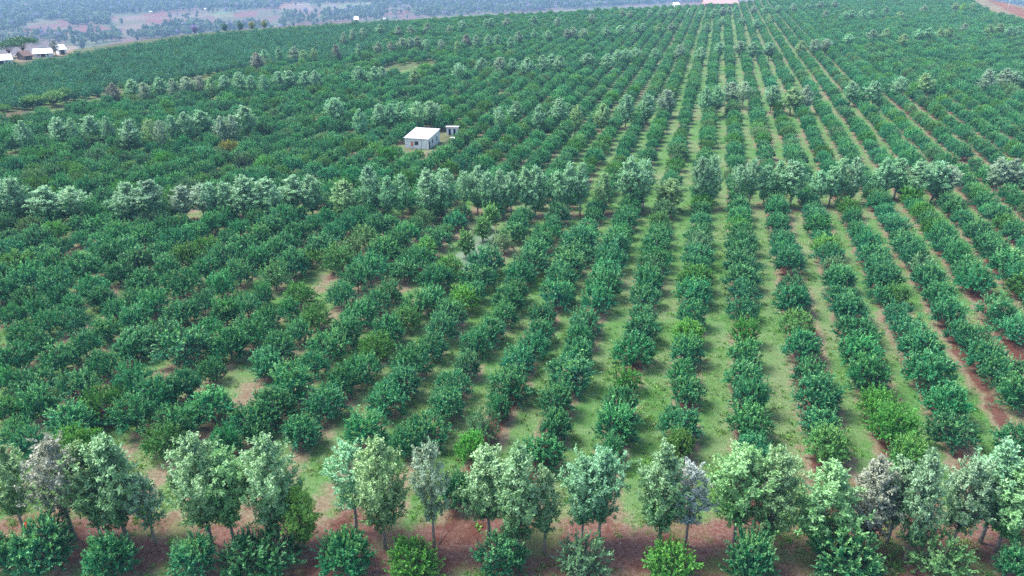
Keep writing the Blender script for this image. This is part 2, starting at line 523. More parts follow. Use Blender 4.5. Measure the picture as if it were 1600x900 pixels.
B3 = [(32, 190, 25, 'sil'), (87, 187, 28, 'sil'), (108, 186, 20, 'sil'), (138, 182, 32, 'sil'), (164, 183, 20, 'sil'), (199, 190, 28, 'sil'), (229, 188, 22, 'olv'), (246, 189, 20, 'gry'),
      (265, 182, 22, 'sil'), (285, 177, 28, 'sil'), (312, 175, 32, 'tea'), (351, 182, 36, 'gry'), (380, 168, 32, 'sil'), (520, 154, 32, 'sil'), (560, 172, 22, 'tea'), (592, 164, 26, 'sil'),
      (616, 162, 36, 'tea'), (661, 159, 46, 'sil'), (781, 168, 20, 'sil'), (807, 161, 22, 'sil'), (842, 166, 18, 'sil'), (874, 155, 32, 'sil'), (903, 165, 18, 'olv'), (942, 163, 24, 'olv'),
      (980, 150, 26, 'sil'), (1012, 149, 26, 'sil'), (1043, 142, 34, 'gry'), (1114, 137, 36, 'tea'), (1155, 128, 42, 'gry'), (1208, 135, 34, 'sil'), (1240, 139, 26, 'olv'), (1262, 134, 22, 'gry'),
      (1333, 129, 20, 'sil'), (1369, 129, 24, 'sil'), (1408, 121, 34, 'sil'), (1448, 117, 32, 'olv'), (1560, 108, 58, 'gry'), (1590, 112, 26, 'sil')]
B4 = [(174, 131, 20, 'pnk'), (203, 125, 26, 'sil'), (223, 130, 18, 'gry'), (246, 122, 22, 'sil'), (268, 124, 18, 'gry'), (290, 121, 22, 'gry'), (310, 119, 18, 'pnk'), (328, 122, 16, 'olv'), (349, 119, 20, 'sil'), (371, 114, 26, 'sil'),
      (391, 119, 18, 'sil'), (410, 118, 18, 'sil'), (442, 112, 34, 'sil'), (483, 111, 32, 'sil'), (560, 105, 26, 'sil'), (590, 105, 28, 'sil'), (648, 110, 18, 'olv'), (716, 99, 22, 'sil'), (753, 91, 22, 'sil'),
      (780, 90, 18, 'gry'), (800, 92, 16, 'sil'), (824, 91, 22, 'sil'), (855, 86, 30, 'sil'), (875, 88, 20, 'sil'), (920, 84, 24, 'sil'), (949, 85, 22, 'sil'), (972, 77, 30, 'sil'), (994, 75, 24, 'sil'),
      (1023, 76, 18, 'sil'), (1063, 70, 20, 'gry'), (1097, 74, 18, 'sil'), (1126, 67, 16, 'sil'), (1157, 65, 26, 'gry'), (1177, 67, 20, 'sil'), (1204, 67, 20, 'sil'), (1254, 64, 26, 'olv'), (1284, 61, 32, 'gry'),
      (1328, 54, 22, 'tea'), (1365, 47, 20, 'gry'), (1387, 45, 22, 'olv'), (1414, 54, 20, 'olv'), (1445, 45, 30, 'tea'), (1477, 44, 28, 'olv'), (1509, 37, 22, 'gry'), (1556, 38, 34, 'olv'), (1586, 41, 32, 'tea')]
B5 = [(400, 83, 20, 'pnk'), (412, 79, 14, 'sil'), (434, 75, 11, 'sil'), (458, 74, 18, 'gry'), (472, 79, 13, 'olv'), (489, 75, 12, 'olv'), (524, 70, 14, 'pnk'), (560, 70, 9, 'sil'), (591, 67, 13, 'gry'), (610, 65, 11, 'pnk'), (628, 60, 18, 'gry'),
      (646, 58, 22, 'gry'), (666, 62, 14, 'sil'), (689, 62, 12, 'gry'), (714, 64, 12, 'olv'), (729, 54, 16, 'pnk'), (743, 55, 12, 'gry'), (762, 55, 18, 'sil'), (777, 54, 12, 'sil'), (797, 60, 10, 'sil'), (810, 50, 13, 'gry'), (835, 47, 9, 'sil'), (856, 48, 16, 'sil'),
      (891, 44, 22, 'gry'), (911, 45, 14, 'gry'), (948, 41, 20, 'sil'), (969, 40, 16, 'sil'), (999, 37, 22, 'sil'), (1030, 38, 12, 'olv'), (1050, 37, 12, 'gry'), (1105, 36, 14, 'sil'), (1128, 28, 15, 'sil'), (1161, 28, 15, 'sil'), (1182, 31, 14, 'sil'),
      (1205, 24, 15, 'olv'), (1291, 16, 15, 'gry'), (1326, 17, 22, 'tea'), (1348, 16, 16, 'sil'), (1363, 16, 14, 'sil'), (1386, 11, 14, 'sil'), (1408, 18, 15, 'olv'), (1445, 8, 14, 'gry'), (1495, 5, 14, 'olv'), (1506, 6, 10, 'lim'), (1521, 4, 16, 'olv')]
B6 = [(536, 51, 10, 'gry'), (550, 46, 12, 'gry'), (567, 44, 12, 'gry'), (594, 39, 14, 'sil'), (622, 41, 14, 'gry'), (641, 40, 14, 'gry'), (668, 36, 14, 'gry'), (702, 39, 10, 'gry'), (722, 32, 12, 'sil'), (763, 29, 18, 'sil'), (793, 29, 14, 'gry'), (834, 26, 16, 'sil'), (871, 27, 13, 'gry'),
      (925, 22, 14, 'gry'), (972, 15, 16, 'gry'), (985, 17, 10, 'gry'), (1015, 15, 9, 'gry'), (1032, 16, 9, 'sil'), (1050, 14, 16, 'sil'), (1077, 14, 10, 'sil'), (1096, 16, 9, 'sil'), (1115, 15, 12, 'sil'), (1135, 11, 20, 'gry'), (1150, 9, 10, 'tea'), (1179, 10, 12, 'gry'), (1197, 9, 13, 'tea'), (1217, 8, 13, 'sil'),
      (1240, 6, 12, 'gry'), (1262, 5, 12, 'tea'), (1283, 3, 12, 'gry'), (1305, 2, 13, 'gry')]

belt_xy = []        # (X, Y, belt) of every belt tree, used to clear the soil beneath and the bushes beside
_ones = 'zero first second third fourth fifth sixth seventh eighth ninth tenth eleventh twelfth thirteenth fourteenth fifteenth sixteenth seventeenth eighteenth nineteenth'.split()
ORD = _ones[:]
for _t, _e in (('twenty', 'twentieth'), ('thirty', 'thirtieth'), ('forty', 'fortieth'), ('fifty', 'fiftieth'), ('sixty', 'sixtieth'), ('seventy', 'seventieth')):
    ORD += [_e] + [_t + '-' + _o for _o in _ones[1:10]]
TWORD = {'fre': 'pale green', 'sil': 'silvery', 'gry': 'grey green', 'pnk': 'ash grey', 'grn': 'green', 'tea': 'teal green', 'dgr': 'dark grey green', 'lim': 'lime green', 'olv': 'olive', 'lil': 'lilac grey'}
proto_tree = {}


def vary(c, g, s=.12, hue=.06):
    k = 1 + g.normal() * s
    k = max(.4, k) * LEAF_GAIN
    return [float(min(.7, max(.004, c[0] * k * (1 + g.normal() * hue)))), float(min(.7, c[1] * k)), float(min(.7, max(.004, c[2] * k * (1 + g.normal() * hue))))]


def put_tree(X, Y, h, w_m, tone, form, label, group):
    cr, tk, _, h0, w0 = TREE[form]
    t = thing('windbreak_tree', label, 'tree', (X, Y, float(terr(X, Y))), float(rng.uniform(0, 6.28)), group)
    c = link('crown', cr, t)
    b = link('trunk', tk, t)
    t.scale = (w_m / (2 * w0 * 1.02), w_m / (2 * w0 * 1.02), h / h0)
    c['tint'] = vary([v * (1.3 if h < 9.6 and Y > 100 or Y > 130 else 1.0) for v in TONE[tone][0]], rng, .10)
    c['tip'] = vary(TONE[tone][1], rng, .08, .03)
    return t


FORMS = list(TREE)
for cx, ty, bx, by, w, tone, form, lab in FRONT:
    X, Y = flat(bx, by)
    d = ray(cx, ty)
    dist = math.hypot(X, Y)
    h = H + d[2] * dist / math.hypot(d[0], d[1])
    h = min(max(h, 5.0), 12.5)
    sc = F / (Y * CT + (H - h * .6) * ST)
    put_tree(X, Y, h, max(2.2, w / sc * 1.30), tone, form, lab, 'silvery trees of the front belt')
    belt_xy.append((X, Y, 1))
BN = {2: 'second', 3: 'third', 4: 'fourth', 5: 'fifth', 6: 'sixth'}
LIMIT = {2: 37, 3: 34, 4: 27, 5: 20, 6: 17}
for bi, L in ((2, B2), (3, B3), (4, B4), (5, B5), (6, B6)):
    L2 = []
    for row in L:
        w = row[-2]
        if w > LIMIT[bi]:
            L2.append((row[0] - w * .24, row[1] + 1) + tuple(row[2:-2]) + (w * .62, row[-1]))
            L2.append((row[0] + w * .24, row[1]) + tuple(row[2:-2]) + (w * .62, row[-1]))
        else: L2.append(row)
    L = L2
    for i, row in enumerate(L):
        if bi == 2:
            cx, ty, by, w, tone = row
            X, Y = flat(cx, by)
            d = ray(cx, ty)
            h = (H + d[2] * math.hypot(X, Y) / math.hypot(d[0], d[1])) * (1 + rng.normal() * .05) * 1.04
        else:
            cx, ty, w, tone = row
            h = (9.4 if bi == 3 else 8.6) * (1 + rng.normal() * .04)
            X, Y = flat(cx, ty, h)
        sc = F / (Y * CT + (H - h * .6) * ST)
        wm = min(7.0, max(2.6, w / sc * (1.22 if bi == 2 else 1.12)))
        form = ('slim' if wm < 4 else ('cone', 'lumpy', 'slim', 'sparse', 'cone', 'low')[int(rng.integers(0, 6))])
        lab = f"{TWORD[tone]} {'narrow' if wm < 4.2 else 'wide' if wm > 7.5 else 'tall'} tree, {ORD[i + 1]} from the left end of the {BN[bi]} tree belt"
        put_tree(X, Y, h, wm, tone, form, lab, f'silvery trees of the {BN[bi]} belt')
        belt_xy.append((X, Y, bi))
belt_arr = np.array(belt_xy)

# ------------------------------------------------------------------ orchard bushes, traced (pixel x, pixel y of the crown's middle, half width in pixels, tone)
Z1 = [(30,35,45),(135,85,42),(45,125,50),(185,30,55,'g'),(250,125,55,'y'),(175,185,52),(355,35,55),(435,110,65),(380,190,60),(300,240,70),(90,255,65),(45,325,70),(240,320,60),(150,410,80),(70,505,85),(10,590,50),(190,600,70),(290,490,85),(360,400,65),(440,340,70),(500,245,65,'g'),(555,185,65),(625,130,55,'y'),(675,75,55),(735,35,50),(500,60,55),(560,20,50),(865,55,55,'Y'),(810,115,60),(775,175,60),(735,250,55),(650,320,70),(605,405,75),(540,480,75),(460,595,80),(610,650,70),(715,595,85),(790,490,80),(820,405,65),(880,325,55),(920,235,70),(980,180,60),(1030,115,60),(1050,60,60),(910,15,55),(1085,15,45),(1250,40,65),(1195,110,60),(1185,185,55),(1155,245,60),(1095,300,65),(1060,415,90),(1010,495,50),(945,580,75,'p'),(895,660,60,'Y'),(1295,20,40),(1425,60,60),(1370,145,65),(1350,210,60),(1340,280,70),(1310,370,90),(1250,470,80),(1250,580,65),(1200,690,85)]
Z2 = [(285,35,60),(275,110,60),(270,180,70),(240,270,75),(210,380,60,'g'),(185,500,75),(170,590,85),(145,680,60),(490,30,70),(480,120,65),(470,190,60,'Y'),(465,270,65),(440,350,60),(460,430,72),(435,570,80),(430,650,60,'y'),(695,20,60),(695,90,60),(705,190,60,'Y'),(705,280,70),(700,370,75),(725,470,80),(720,570,85),(740,660,70),(900,60,70),(920,150,65,'y'),(945,250,70),(975,360,75),(1010,470,95),(1020,570,85),(1050,660,90,'y'),(1110,30,60),(1140,100,65),(1170,180,75),(1190,270,85),(1215,380,90),(1265,495,80,'g'),(1320,590,95,'g'),(1390,700,70,'y'),(1270,20,45),(1335,30,50,'y'),(1340,110,55),(1400,190,75),(1430,260,80),(1470,370,95),(1540,490,80),(1570,600,80),(1510,30,60),(1550,110,70),(1590,180,50)]
Z8 = [(100,40,45),(40,110,45),(150,90,55),(250,40,45),(300,80,50),(200,150,55),(90,200,55),(320,150,60),(420,40,50),(480,90,50),(570,50,55),(640,70,60),(560,130,60),(440,180,60),(760,110,65),(660,190,70),(560,240,75),(850,60,55),(940,110,60),(870,180,65),(770,260,95),(1030,75,50),(960,250,75),(165,235,55),(350,240,60),(250,300,65),(420,320,65),(60,300,70),(140,390,75),(30,380,50),(320,410,70),(550,400,75),(880,340,45),(775,410,60),(650,450,80),(880,500,90),(430,485,80,'g'),(560,540,90),(160,490,65),(30,500,60),(300,570,90),(70,600,60),(130,640,60),(380,630,50,'Y'),(740,570,80),(680,640,70,'y'),(940,640,60),(1040,560,80)]
Z9 = [(-40,66,52),(6,122,56),(54,176,60),(104,236,60),(38,-22,50),(92,32,52),(100,380,60)]       # far right rows, offset (1540, 500), scale 2
FR = [(0, 868, 28), (68, 862, 46), (172, 875, 40), (302, 872, 36), (408, 872, 46), (540, 868, 40), (645, 880, 40, 'g'), (785, 870, 40), (912, 876, 46, 'p'), (1046, 884, 38, 'g'), (1172, 880, 44), (1322, 882, 50), (1470, 880, 52, 'p'), (1596, 880, 30),
      (715, 768, 28), (118, 698, 26, 'Y')]
hand = []
for L, ox, oy, s in ((Z1, 400, 450, 2.6667), (Z2, 900, 450, 2.6667), (Z8, 0, 450, 2.6667), (Z9, 1540, 500, 2.0), (FR, 0, 0, 1.0)):
    for b in L:
        px, py, pr = ox + b[0] / s, oy + b[1] / s, b[2] / s
        X, Y = flat(px, py, 1.9)
        sc = F / (Y * CT + (H - 1.9) * ST)
        hand.append([X, Y, pr / sc, b[3] if len(b) > 3 else 'n', L is FR])
# young columnar saplings round the pale clearing
for px, py, pr in ((766, 350, 9), (754, 366, 9), (728, 390, 8)):
    X, Y = flat(px, py, 1.7)
    hand.append([X, Y, 1.25, 'c', False])
HA = np.array([(h[0], h[1]) for h in hand])


def row_of(u): return int(_rk[np.argmin(np.abs(_ru - u))])


# every row goes on behind the traced bushes at the same step
last = {}
for h in hand:
    if h[4] or h[3] == 'c': continue
    u, v = row_uv(h[0], h[1])
    k = row_of(u)
    last[k] = max(last.get(k, 0), v)
in_frame = []
EX = [  # clearings without bushes, as photograph polygons
    [(690, 402), (735, 345), (770, 340), (775, 400), (720, 430)], [(630, 212), (655, 197), (722, 196), (720, 214), (698, 225), (672, 235), (630, 237)],
    [(552, 113), (600, 99), (680, 91), (688, 101), (620, 114)], [(-40, 205), (-40, 172), (140, 150), (205, 138), (215, 148), (100, 172), (0, 190)], [(205, 145), (230, 130), (410, 101), (412, 106), (240, 140)], [(1500, -20), (1520, 4), (1535, 14), (1600, 34), (1800, 80), (1800, -20)]]


def inside(px, py, poly):
    px = np.asarray(px); py = np.asarray(py)
    r = np.zeros(px.shape, bool)
    j = len(poly) - 1
    for i in range(len(poly)):
        xi, yi = poly[i]; xj, yj = poly[j]
        c = ((yi > py) != (yj > py)) & (px < (xj - xi) * (py - yi) / (yj - yi + 1e-9) + xi)
        r ^= c
        j = i
    return r


UL = [(-400, 230), (-60, 185), (140, 150), (205, 137), (400, 104), (540, 97), (600, 66), (640, 34), (500, 30), (300, 50), (100, 84), (0, 98), (-400, 130)]   # small-tree block in the upper left
cand = []
for k in range(-90, 91):
    u = _ru[_rk == k][0]
    v = (last.get(k, 66.0 + rng.uniform(0, 5)) if k > -6 else 66 + rng.uniform(0, 5)) + rng.uniform(5.4, 6.2)
    while v < 1150:
        X, Y = uv_xy(u + rng.normal() * .18, v)
        if Y > 30: cand.append((X, Y, k, v))
        v += (5.6 + rng.normal() * .45) * (1 if rng.random() > .035 else 2)
cand = np.array(cand)
px, py = to_px(cand[:, 0], cand[:, 1], 1.9)
ok = (px > -260) & (px < 1860) & (py > -18) & (py < 960)
ok &= np.hypot(cand[:, 0], cand[:, 1]) < edge_dist(cand[:, 0], cand[:, 1]) - 3
for e in EX: ok &= ~inside(px, py, e)
ok &= ~inside(px, py, UL)
ok &= ~((py > 480) & (py < 790) & (px > 430) & (px < 1545))
fill = (py > 480) & (px < 430)
ok &= ~(py > 792)
ok &= ~((px > 640) & (px < 1600) & (py > 462) & (py < 790))
cand, px, py, fill = cand[ok], px[ok], py[ok], fill[ok]
keep = np.ones(len(cand), bool)
for i in range(len(cand)):
    dd = np.hypot(HA[:, 0] - cand[i, 0], HA[:, 1] - cand[i, 1]).min()
    db = np.hypot(belt_arr[:, 0] - cand[i, 0], belt_arr[:, 1] - cand[i, 1]).min()
    if dd < (4.9 if fill[i] else 3.8) or db < (2.4 if cand[i, 3] < 90 else 1.5): keep[i] = False
cand, px, py = cand[keep], px[keep], py[keep]

BT = {'n': ((.007, .092, .041), (.105, .250, .086)), 'g': ((.030, .110, .022), (.075, .20, .035)), 'y': ((.034, .115, .032), (.12, .245, .06)),
      'Y': ((.036, .135, .020), (.11, .26, .045)), 'p': ((.052, .115, .050), (.12, .22, .085)), 'c': ((.045, .14, .045), (.14, .28, .08))}
BW = {'n': 'green', 'g': 'deep grass green', 'y': 'yellowish green', 'Y': 'bright yellow green', 'p': 'pale thin-leaved', 'c': 'slim upright young'}
# the rest of the largest 300: the ones standing next
order = np.argsort(-py)
vis = [i for i in order if -30 < px[i] < 1630]
N_MORE = max(0, 300 - len(hand))
near = vis[:N_MORE]
items = [(h[0], h[1], h[2], h[3], h[4]) for h in hand]
for i in near:
    r = rng.random()
    items.append((cand[i, 0], cand[i, 1], rng.uniform(2.25, 2.95) * 1.0, 'Y' if r < .008 else 'y' if r < .05 else 'g' if r < .09 else 'p' if r < .13 else 'n', False))
rows = {}
for q, it in enumerate(items):
    u, v = row_uv(it[0], it[1])
    rows.setdefault((row_of(u), it[4]), []).append((v, q))


def row_words(k):
    if k == 0: return 'in the upright row'
    return f"{ORD[abs(k)]} row {'left' if k < 0 else 'right'} of the upright row"


labels = {}
for (k, fr), L in rows.items():
    L.sort()
    for n_, (v, q) in enumerate(L):
        w = BW[items[q][3]]
        sz = 'large ' if items[q][2] > 3.0 else 'small ' if items[q][2] < 1.75 else ''
        w = (sz + w) if len((sz + w).split()) < 3 and k != 0 else w
        w = w.replace('bright yellow green', 'bright yellowish').replace('slim upright young', 'slim young').replace('deep grass green', 'grass green').replace('pale thin-leaved', 'pale')
        if fr: labels[q] = f"{w} bush in front of the front belt, {row_words(k)}"
        else: labels[q] = f"{w} bush, {ORD[n_ + 1]} behind the front belt, {row_words(k)}"
for q, (X, Y, r, tone, fr) in enumerate(items):
    if tone == 'c': cr, tk, _ = BUSH_COLUMN
    elif tone == 'p': cr, tk, _ = BUSH_SPARSE
    else: cr, tk, _ = BUSH[int(rng.integers(0, len(BUSH)))]
    t = thing('orchard_bush', labels[q], 'bush', (X, Y, 0), float(rng.uniform(0, 6.28)), 'orchard bushes planted in rows')
    c = link('crown', cr, t)
    link('trunk', tk, t)
    s = r / 2.85 * (1.08 if row_of(row_uv(X, Y)[0]) < -5 else 1.04) if tone != 'c' else r / 1.2
    s = min(max(s, .5), 1.35)
    t.scale = (s * float(rng.uniform(.88, 1.08)), s * float(rng.uniform(.88, 1.08)), (s * .6 + .4) * float(rng.uniform(.92, 1.15)))
    c['tint'] = vary(BT[tone][0], rng, .16, .12)
    c['tip'] = vary(BT[tone][1], rng, .15, .10)

# ------------------------------------------------------------------ scattering of masses: one object, points carrying kind, size, turn and colour
STORE = bpy.data.collections.new("store")


def scatter(name, label, cat, metas, pts, kind, size, rot, tint, tip):
    """metas: (V, Q, lv) leaf clumps plus trunk meshes joined beforehand; placed by geometry nodes inside one object"""
    me = bpy.data.meshes.new(name)
    me.vertices.add(len(pts))
    me.vertices.foreach_set('co', np.asarray(pts, np.float32).ravel())
    for nm, tp, arr, f in (('pick', 'INT', kind, 'value'), ('size', 'FLOAT_VECTOR', size, 'vector'), ('turn', 'FLOAT', rot, 'value'), ('tint', 'FLOAT_VECTOR', tint, 'vector'), ('tip', 'FLOAT_VECTOR', tip, 'vector')):
        a = me.attributes.new(nm, tp, 'POINT')
        a.data.foreach_set(f, np.asarray(arr, np.int32 if tp == 'INT' else np.float32).ravel())
    o = link(name, me)
    o['kind'] = 'stuff'; o['label'] = label; o['category'] = cat
    col = bpy.data.collections.new(name + "_models")
    for i, m in enumerate(metas):
        col.objects.link(bpy.data.objects.new("%s_model_%02d" % (name, i), m))
    ng = bpy.data.node_groups.new(name, 'GeometryNodeTree')
    ng.interface.new_socket('Geometry', in_out='INPUT', socket_type='NodeSocketGeometry')
    ng.interface.new_socket('Geometry', in_out='OUTPUT', socket_type='NodeSocketGeometry')
    N = ng.nodes
    gi, go = N.new('NodeGroupInput'), N.new('NodeGroupOutput')
    ip = N.new('GeometryNodeInstanceOnPoints')
    ci = N.new('GeometryNodeCollectionInfo')
    ci.inputs['Collection'].default_value = col
    ci.inputs['Separate Children'].default_value = True
    ci.inputs['Reset Children'].default_value = True
    def at(nm, ty):
        x = N.new('GeometryNodeInputNamedAttribute'); x.data_type = ty; x.inputs[0].default_value = nm
        return x.outputs[0]
    cx = N.new('ShaderNodeCombineXYZ')
    K = ng.links.new
    K(at('turn', 'FLOAT'), cx.inputs[2])
    K(gi.outputs[0], ip.inputs['Points'])
    K(ci.outputs[0], ip.inputs['Instance'])
    ip.inputs['Pick Instance'].default_value = True
    K(at('pick', 'INT'), ip.inputs['Instance Index'])
    e2r = N.new('FunctionNodeEulerToRotation')
    K(cx.outputs[0], e2r.inputs[0]); K(e2r.outputs[0], ip.inputs['Rotation'])
    K(at('size', 'FLOAT_VECTOR'), ip.inputs['Scale'])
    K(ip.outputs[0], go.inputs[0])
    md = o.modifiers.new('planting', 'NODES')
    md.node_group = ng
    return o


def joined(crown_data, trunk_me, name):
    V, Q, lv = crown_data
    tv = np.array([v.co for v in trunk_me.vertices])
    fs = [tuple(q) for q in Q] + [tuple(i + len(V) for i in p.vertices) for p in trunk_me.polygons]
    lv2 = np.concatenate([lv, np.tile([.5, 0, 0, 1], (len(tv), 1))])
    return mk_mesh(name, np.concatenate([V, tv]), fs, [M_LEAF, trunk_me.materials[0]], lv2, [0] * len(Q) + [1] * len(trunk_me.polygons))


BUSH_J = [joined(b[2], b[1], "orchard_bush_model") for b in BUSH]
nearset = set(near)
rest = np.array([i for i in range(len(cand)) if i not in nearset])
n = len(rest)
rc = cand[rest]
tint, tip = [], []
big = np.sin(rc[:, 0] * .031 + 1.3) * np.sin(rc[:, 1] * .023) * .5      # whole patches of the orchard are a little yellower
for i in range(n):
    r = rng.random() - .06 * big[i]
    tone = 'Y' if r < .006 else 'y' if r < .07 else 'g' if r < .12 else 'p' if r < .17 else 'n'
    tint.append(vary(BT[tone][0], rng, .18, .14)); tip.append(vary(BT[tone][1], rng, .16, .10))
s = rng.uniform(.64, .95, n) * np.where(rc[:, 2] < -8, 1.10, 1) * np.where((rc[:, 3] > 330) & (rc[:, 2] > 6), 1.15, 1)
scatter('orchard_bushes', 'far orchard bushes running on in rows to the plantation edge', 'bushes', BUSH_J,
        np.c_[rc[:, 0], rc[:, 1], terr(rc[:, 0], rc[:, 1])], rng.integers(0, len(BUSH), n), np.c_[s, s, s * rng.uniform(.9, 1.15, n)], rng.uniform(0, 6.28, n), tint, tip)

# small dark trees of the upper-left block
pts = []
a0 = R(24)
e1 = np.array([math.sin(a0), math.cos(a0)]); e2 = np.array([e1[1], -e1[0]])
for i in range(-130, 240):
    for j in range(-190, 150):
        p = e1 * i * 5.0 + e2 * j * 4.3 + np.array([-150, 330]) + rng.normal(size=2) * .35
        pts.append(p)
pts = np.array(pts)
ux, uy = to_px(pts[:, 0], pts[:, 1], 1.0)
m = inside(ux, uy, UL) & (ux > -130) & (np.hypot(pts[:, 0], pts[:, 1]) < edge_dist(pts[:, 0], pts[:, 1]) - 3) & (rng.random(len(pts)) > .03)
SHEDZ = [(-30, 86), (30, 86), (60, 76), (112, 72), (112, 88), (60, 94), (30, 102), (-30, 104)]
SHEDZ = [(x, y + 6) for x, y in SHEDZ]
m &= ~inside(ux, uy, SHEDZ)
pts = pts[m]
n = len(pts)
SM = [bush_meshes(51, 1.5, 1.9, 1.0, 1.25, n_tip=26, sub=5, per=8, shoots=1, leaf=.42), bush_meshes(52, 1.35, 2.1, 1.0, 1.25, n_tip=24, sub=5, per=8, shoots=2, leaf=.42), bush_meshes(53, 1.6, 1.7, 1.0, 1.2, n_tip=26, sub=5, per=8, shoots=1, leaf=.42)]
SMJ = [joined(b[2], b[1], "small_tree_model") for b in SM]
tint = [vary((.018, .095, .050) if rng.random() > .05 else (.05, .12, .03), rng, .15, .1) for _ in range(n)]
tip = [vary((.06, .17, .085), rng, .16, .1) for _ in range(n)]
s = rng.uniform(.85, 1.25, n)
scatter('small_orchard_trees', 'block of small dark closely planted trees beyond the grass track', 'trees', SMJ, np.c_[pts, terr(pts[:, 0], pts[:, 1])],
        rng.integers(0, 3, n), np.c_[s, s, s], rng.uniform(0, 6.28, n), tint, tip)

# ------------------------------------------------------------------ valley: woods, single trees
DENS = [([(0, 0), (172, 0), (172, 38), (120, 42), (95, 30), (40, 36), (30, 48), (0, 52)], .75), ([(172, 0), (335, 0), (335, 14), (250, 20), (172, 22)], .7), ([(0, 52), (130, 50), (240, 58), (180, 74), (60, 80), (0, 74)], .28),
        ([(240, 40), (420, 36), (420, 46), (300, 56), (200, 66)], .75), ([(320, 0), (440, 0), (436, 14), (380, 16), (320, 12)], .8), ([(440, 0), (640, 0), (640, 6), (500, 5), (440, 6)], .6), ([(440, 22), (600, 18), (600, 30), (430, 40)], .45),
        ([(560, 4), (640, 2), (640, 26), (560, 28)], .55), ([(640, 0), (1000, 0), (1000, 8), (830, 18), (640, 28)], .7), ([(1480, -5), (1640, -5), (1640, 16), (1580, 8), (1540, 0)], .8), ([(0, 0), (640, 0), (640, 40), (0, 100)], .05), ([(1000, 0), (1110, 0), (1090, 4), (1000, 8)], .7)]
NOWOOD = [[(38, 46), (60, 36), (95, 31), (110, 38), (85, 52), (45, 53)], [(125, 40), (160, 38), (165, 50), (130, 52)], [(170, 22), (264, 20), (260, 46), (225, 50), (180, 36)], [(325, 26), (420, 14), (440, 22), (420, 40), (330, 42)],
          [(336, 19), (366, 18.5), (364, 26), (334, 27)], [(438, 6), (486, 5), (486, 17), (438, 19)], [(478, 17), (506, 16), (504, 29), (478, 30)], [(500, 8), (582, 3), (582, 13), (500, 16)], [(600, 13), (650, 9), (650, 29), (600, 31)], [(-20, 80), (110, 66), (112, 90), (-20, 112)], [(150, 70), (215, 60), (215, 84), (150, 90)]]
VP = []
for Dk in range(70000):
    bear = rng.uniform(_ephi[0], .62)
    dist = math.sqrt(rng.uniform(410 ** 2, 3900 ** 2))
    X, Y = dist * math.sin(bear), dist * math.cos(bear)
    if dist < edge_dist(X, Y) + 190: continue
    z = float(terr(X, Y))
    a, b = to_px(X, Y, z)
    dn = .12 if (a < 0 or b < 0) else 0
    for poly, d in DENS:
        if inside(np.array(a), np.array(b), poly): dn = max(dn, d)
    if b < 0: dn = .45
    if any(inside(np.array(a), np.array(b), q) for q in NOWOOD): dn *= .12
    if rng.random() < dn: VP.append((X, Y, z))
VP = np.array(VP)
n = len(VP)
VT = [joined(TREE[k][2], TREE[k][1], "wood_tree_model") for k in ('broad', 'round', 'low', 'lumpy')] + [joined(sp[2], sp[1], "wood_spread_model") for sp in SPREAD]
tint, tip = [], []
for i in range(n):
    r = rng.random()
    c = ((.022, .055, .038), (.06, .11, .075)) if r < .5 else ((.06, .10, .06), (.16, .21, .13)) if r < .82 else ((.03, .085, .045), (.07, .14, .06)) if r < .94 else ((.13, .11, .20), (.26, .23, .40))
    tint.append(vary(c[0], rng, .2)); tip.append(vary(c[1], rng, .15))
kd = rng.integers(0, 6, n)
s = np.where(kd < 4, rng.uniform(1.0, 1.9, n), rng.uniform(.7, 1.4, n))
wdt = np.where(kd < 4, rng.uniform(1.0, 1.7, n), 1) * s
scatter('valley_woods', 'hazy woods and scattered trees filling the valley beyond the plantation', 'woods', VT, VP, kd, np.c_[wdt, wdt, s], rng.uniform(0, 6.28, n), tint, tip)


def single(name, label, cat, px_, py_, cr, tk, sc, tint, tip, group=None):
    X, Y, Z = ground(px_, py_)
    t = thing(name, label, cat, (X, Y, Z), float(rng.uniform(0, 6.28)), group)
    c = link('crown', cr, t); link('trunk', tk, t)
    t.scale = sc
    c['tint'] = [v * LEAF_GAIN for v in tint]; c['tip'] = [v * LEAF_GAIN * .8 for v in tip]
    return t


GRN = ((.022, .075, .028), (.045, .13, .04))
for px_, py_, sx, sz, c, lab in (
        (188, 67, .85, 1.25, ((.010, .042, .030), (.016, .06, .04)), 'lone dark broad-crowned tree standing out against the hazy valley'),):
    single('dark_tree', lab, 'tree', px_, py_, SPREAD[1][0], SPREAD[1][1], (sx, sx, sz), *c)
for i, (px_, py_, sx, lab) in enumerate(((16, 91, .95, 'flat-topped green tree behind the white shed at the picture corner'), (38, 88, 1.1, 'broadest flat-topped green tree behind the long white shed'), (68, 82, .9, 'flat-topped green tree rising over the middle of the long white shed'))):
    single('flat_topped_tree', lab, 'tree', px_, py_, SPREAD[0][0], SPREAD[0][1], (sx, sx, sx * 1.05), *GRN, 'green trees behind the white sheds')
single('grey_tree', 'grey thin tree standing in front of the long white shed', 'tree', 88, 88, TREE['sparse'][0], TREE['sparse'][1], (1.2, 1.2, .85), (.06, .09, .08), (.16, .2, .18))
for i, (px_, py_, w, lab) in enumerate(((52, 170, 3.0, 'low light green spreading tree beside the grass track bend'), (88, 166, 4.2, 'light yellow green spreading tree above the grass track, widest'), (8, 185, 2.2, 'pale yellow green tree at the start of the grass track'), (104, 160, 2.6, 'green rounded tree at the far end of the light green clump'))):
    single('track_tree', lab, 'tree', px_, py_, SPREAD[i % 2][0], SPREAD[i % 2][1], (w / 6.5, w / 6.5, .55), (.05, .135, .03), (.13, .25, .05), 'light green trees by the grass track')
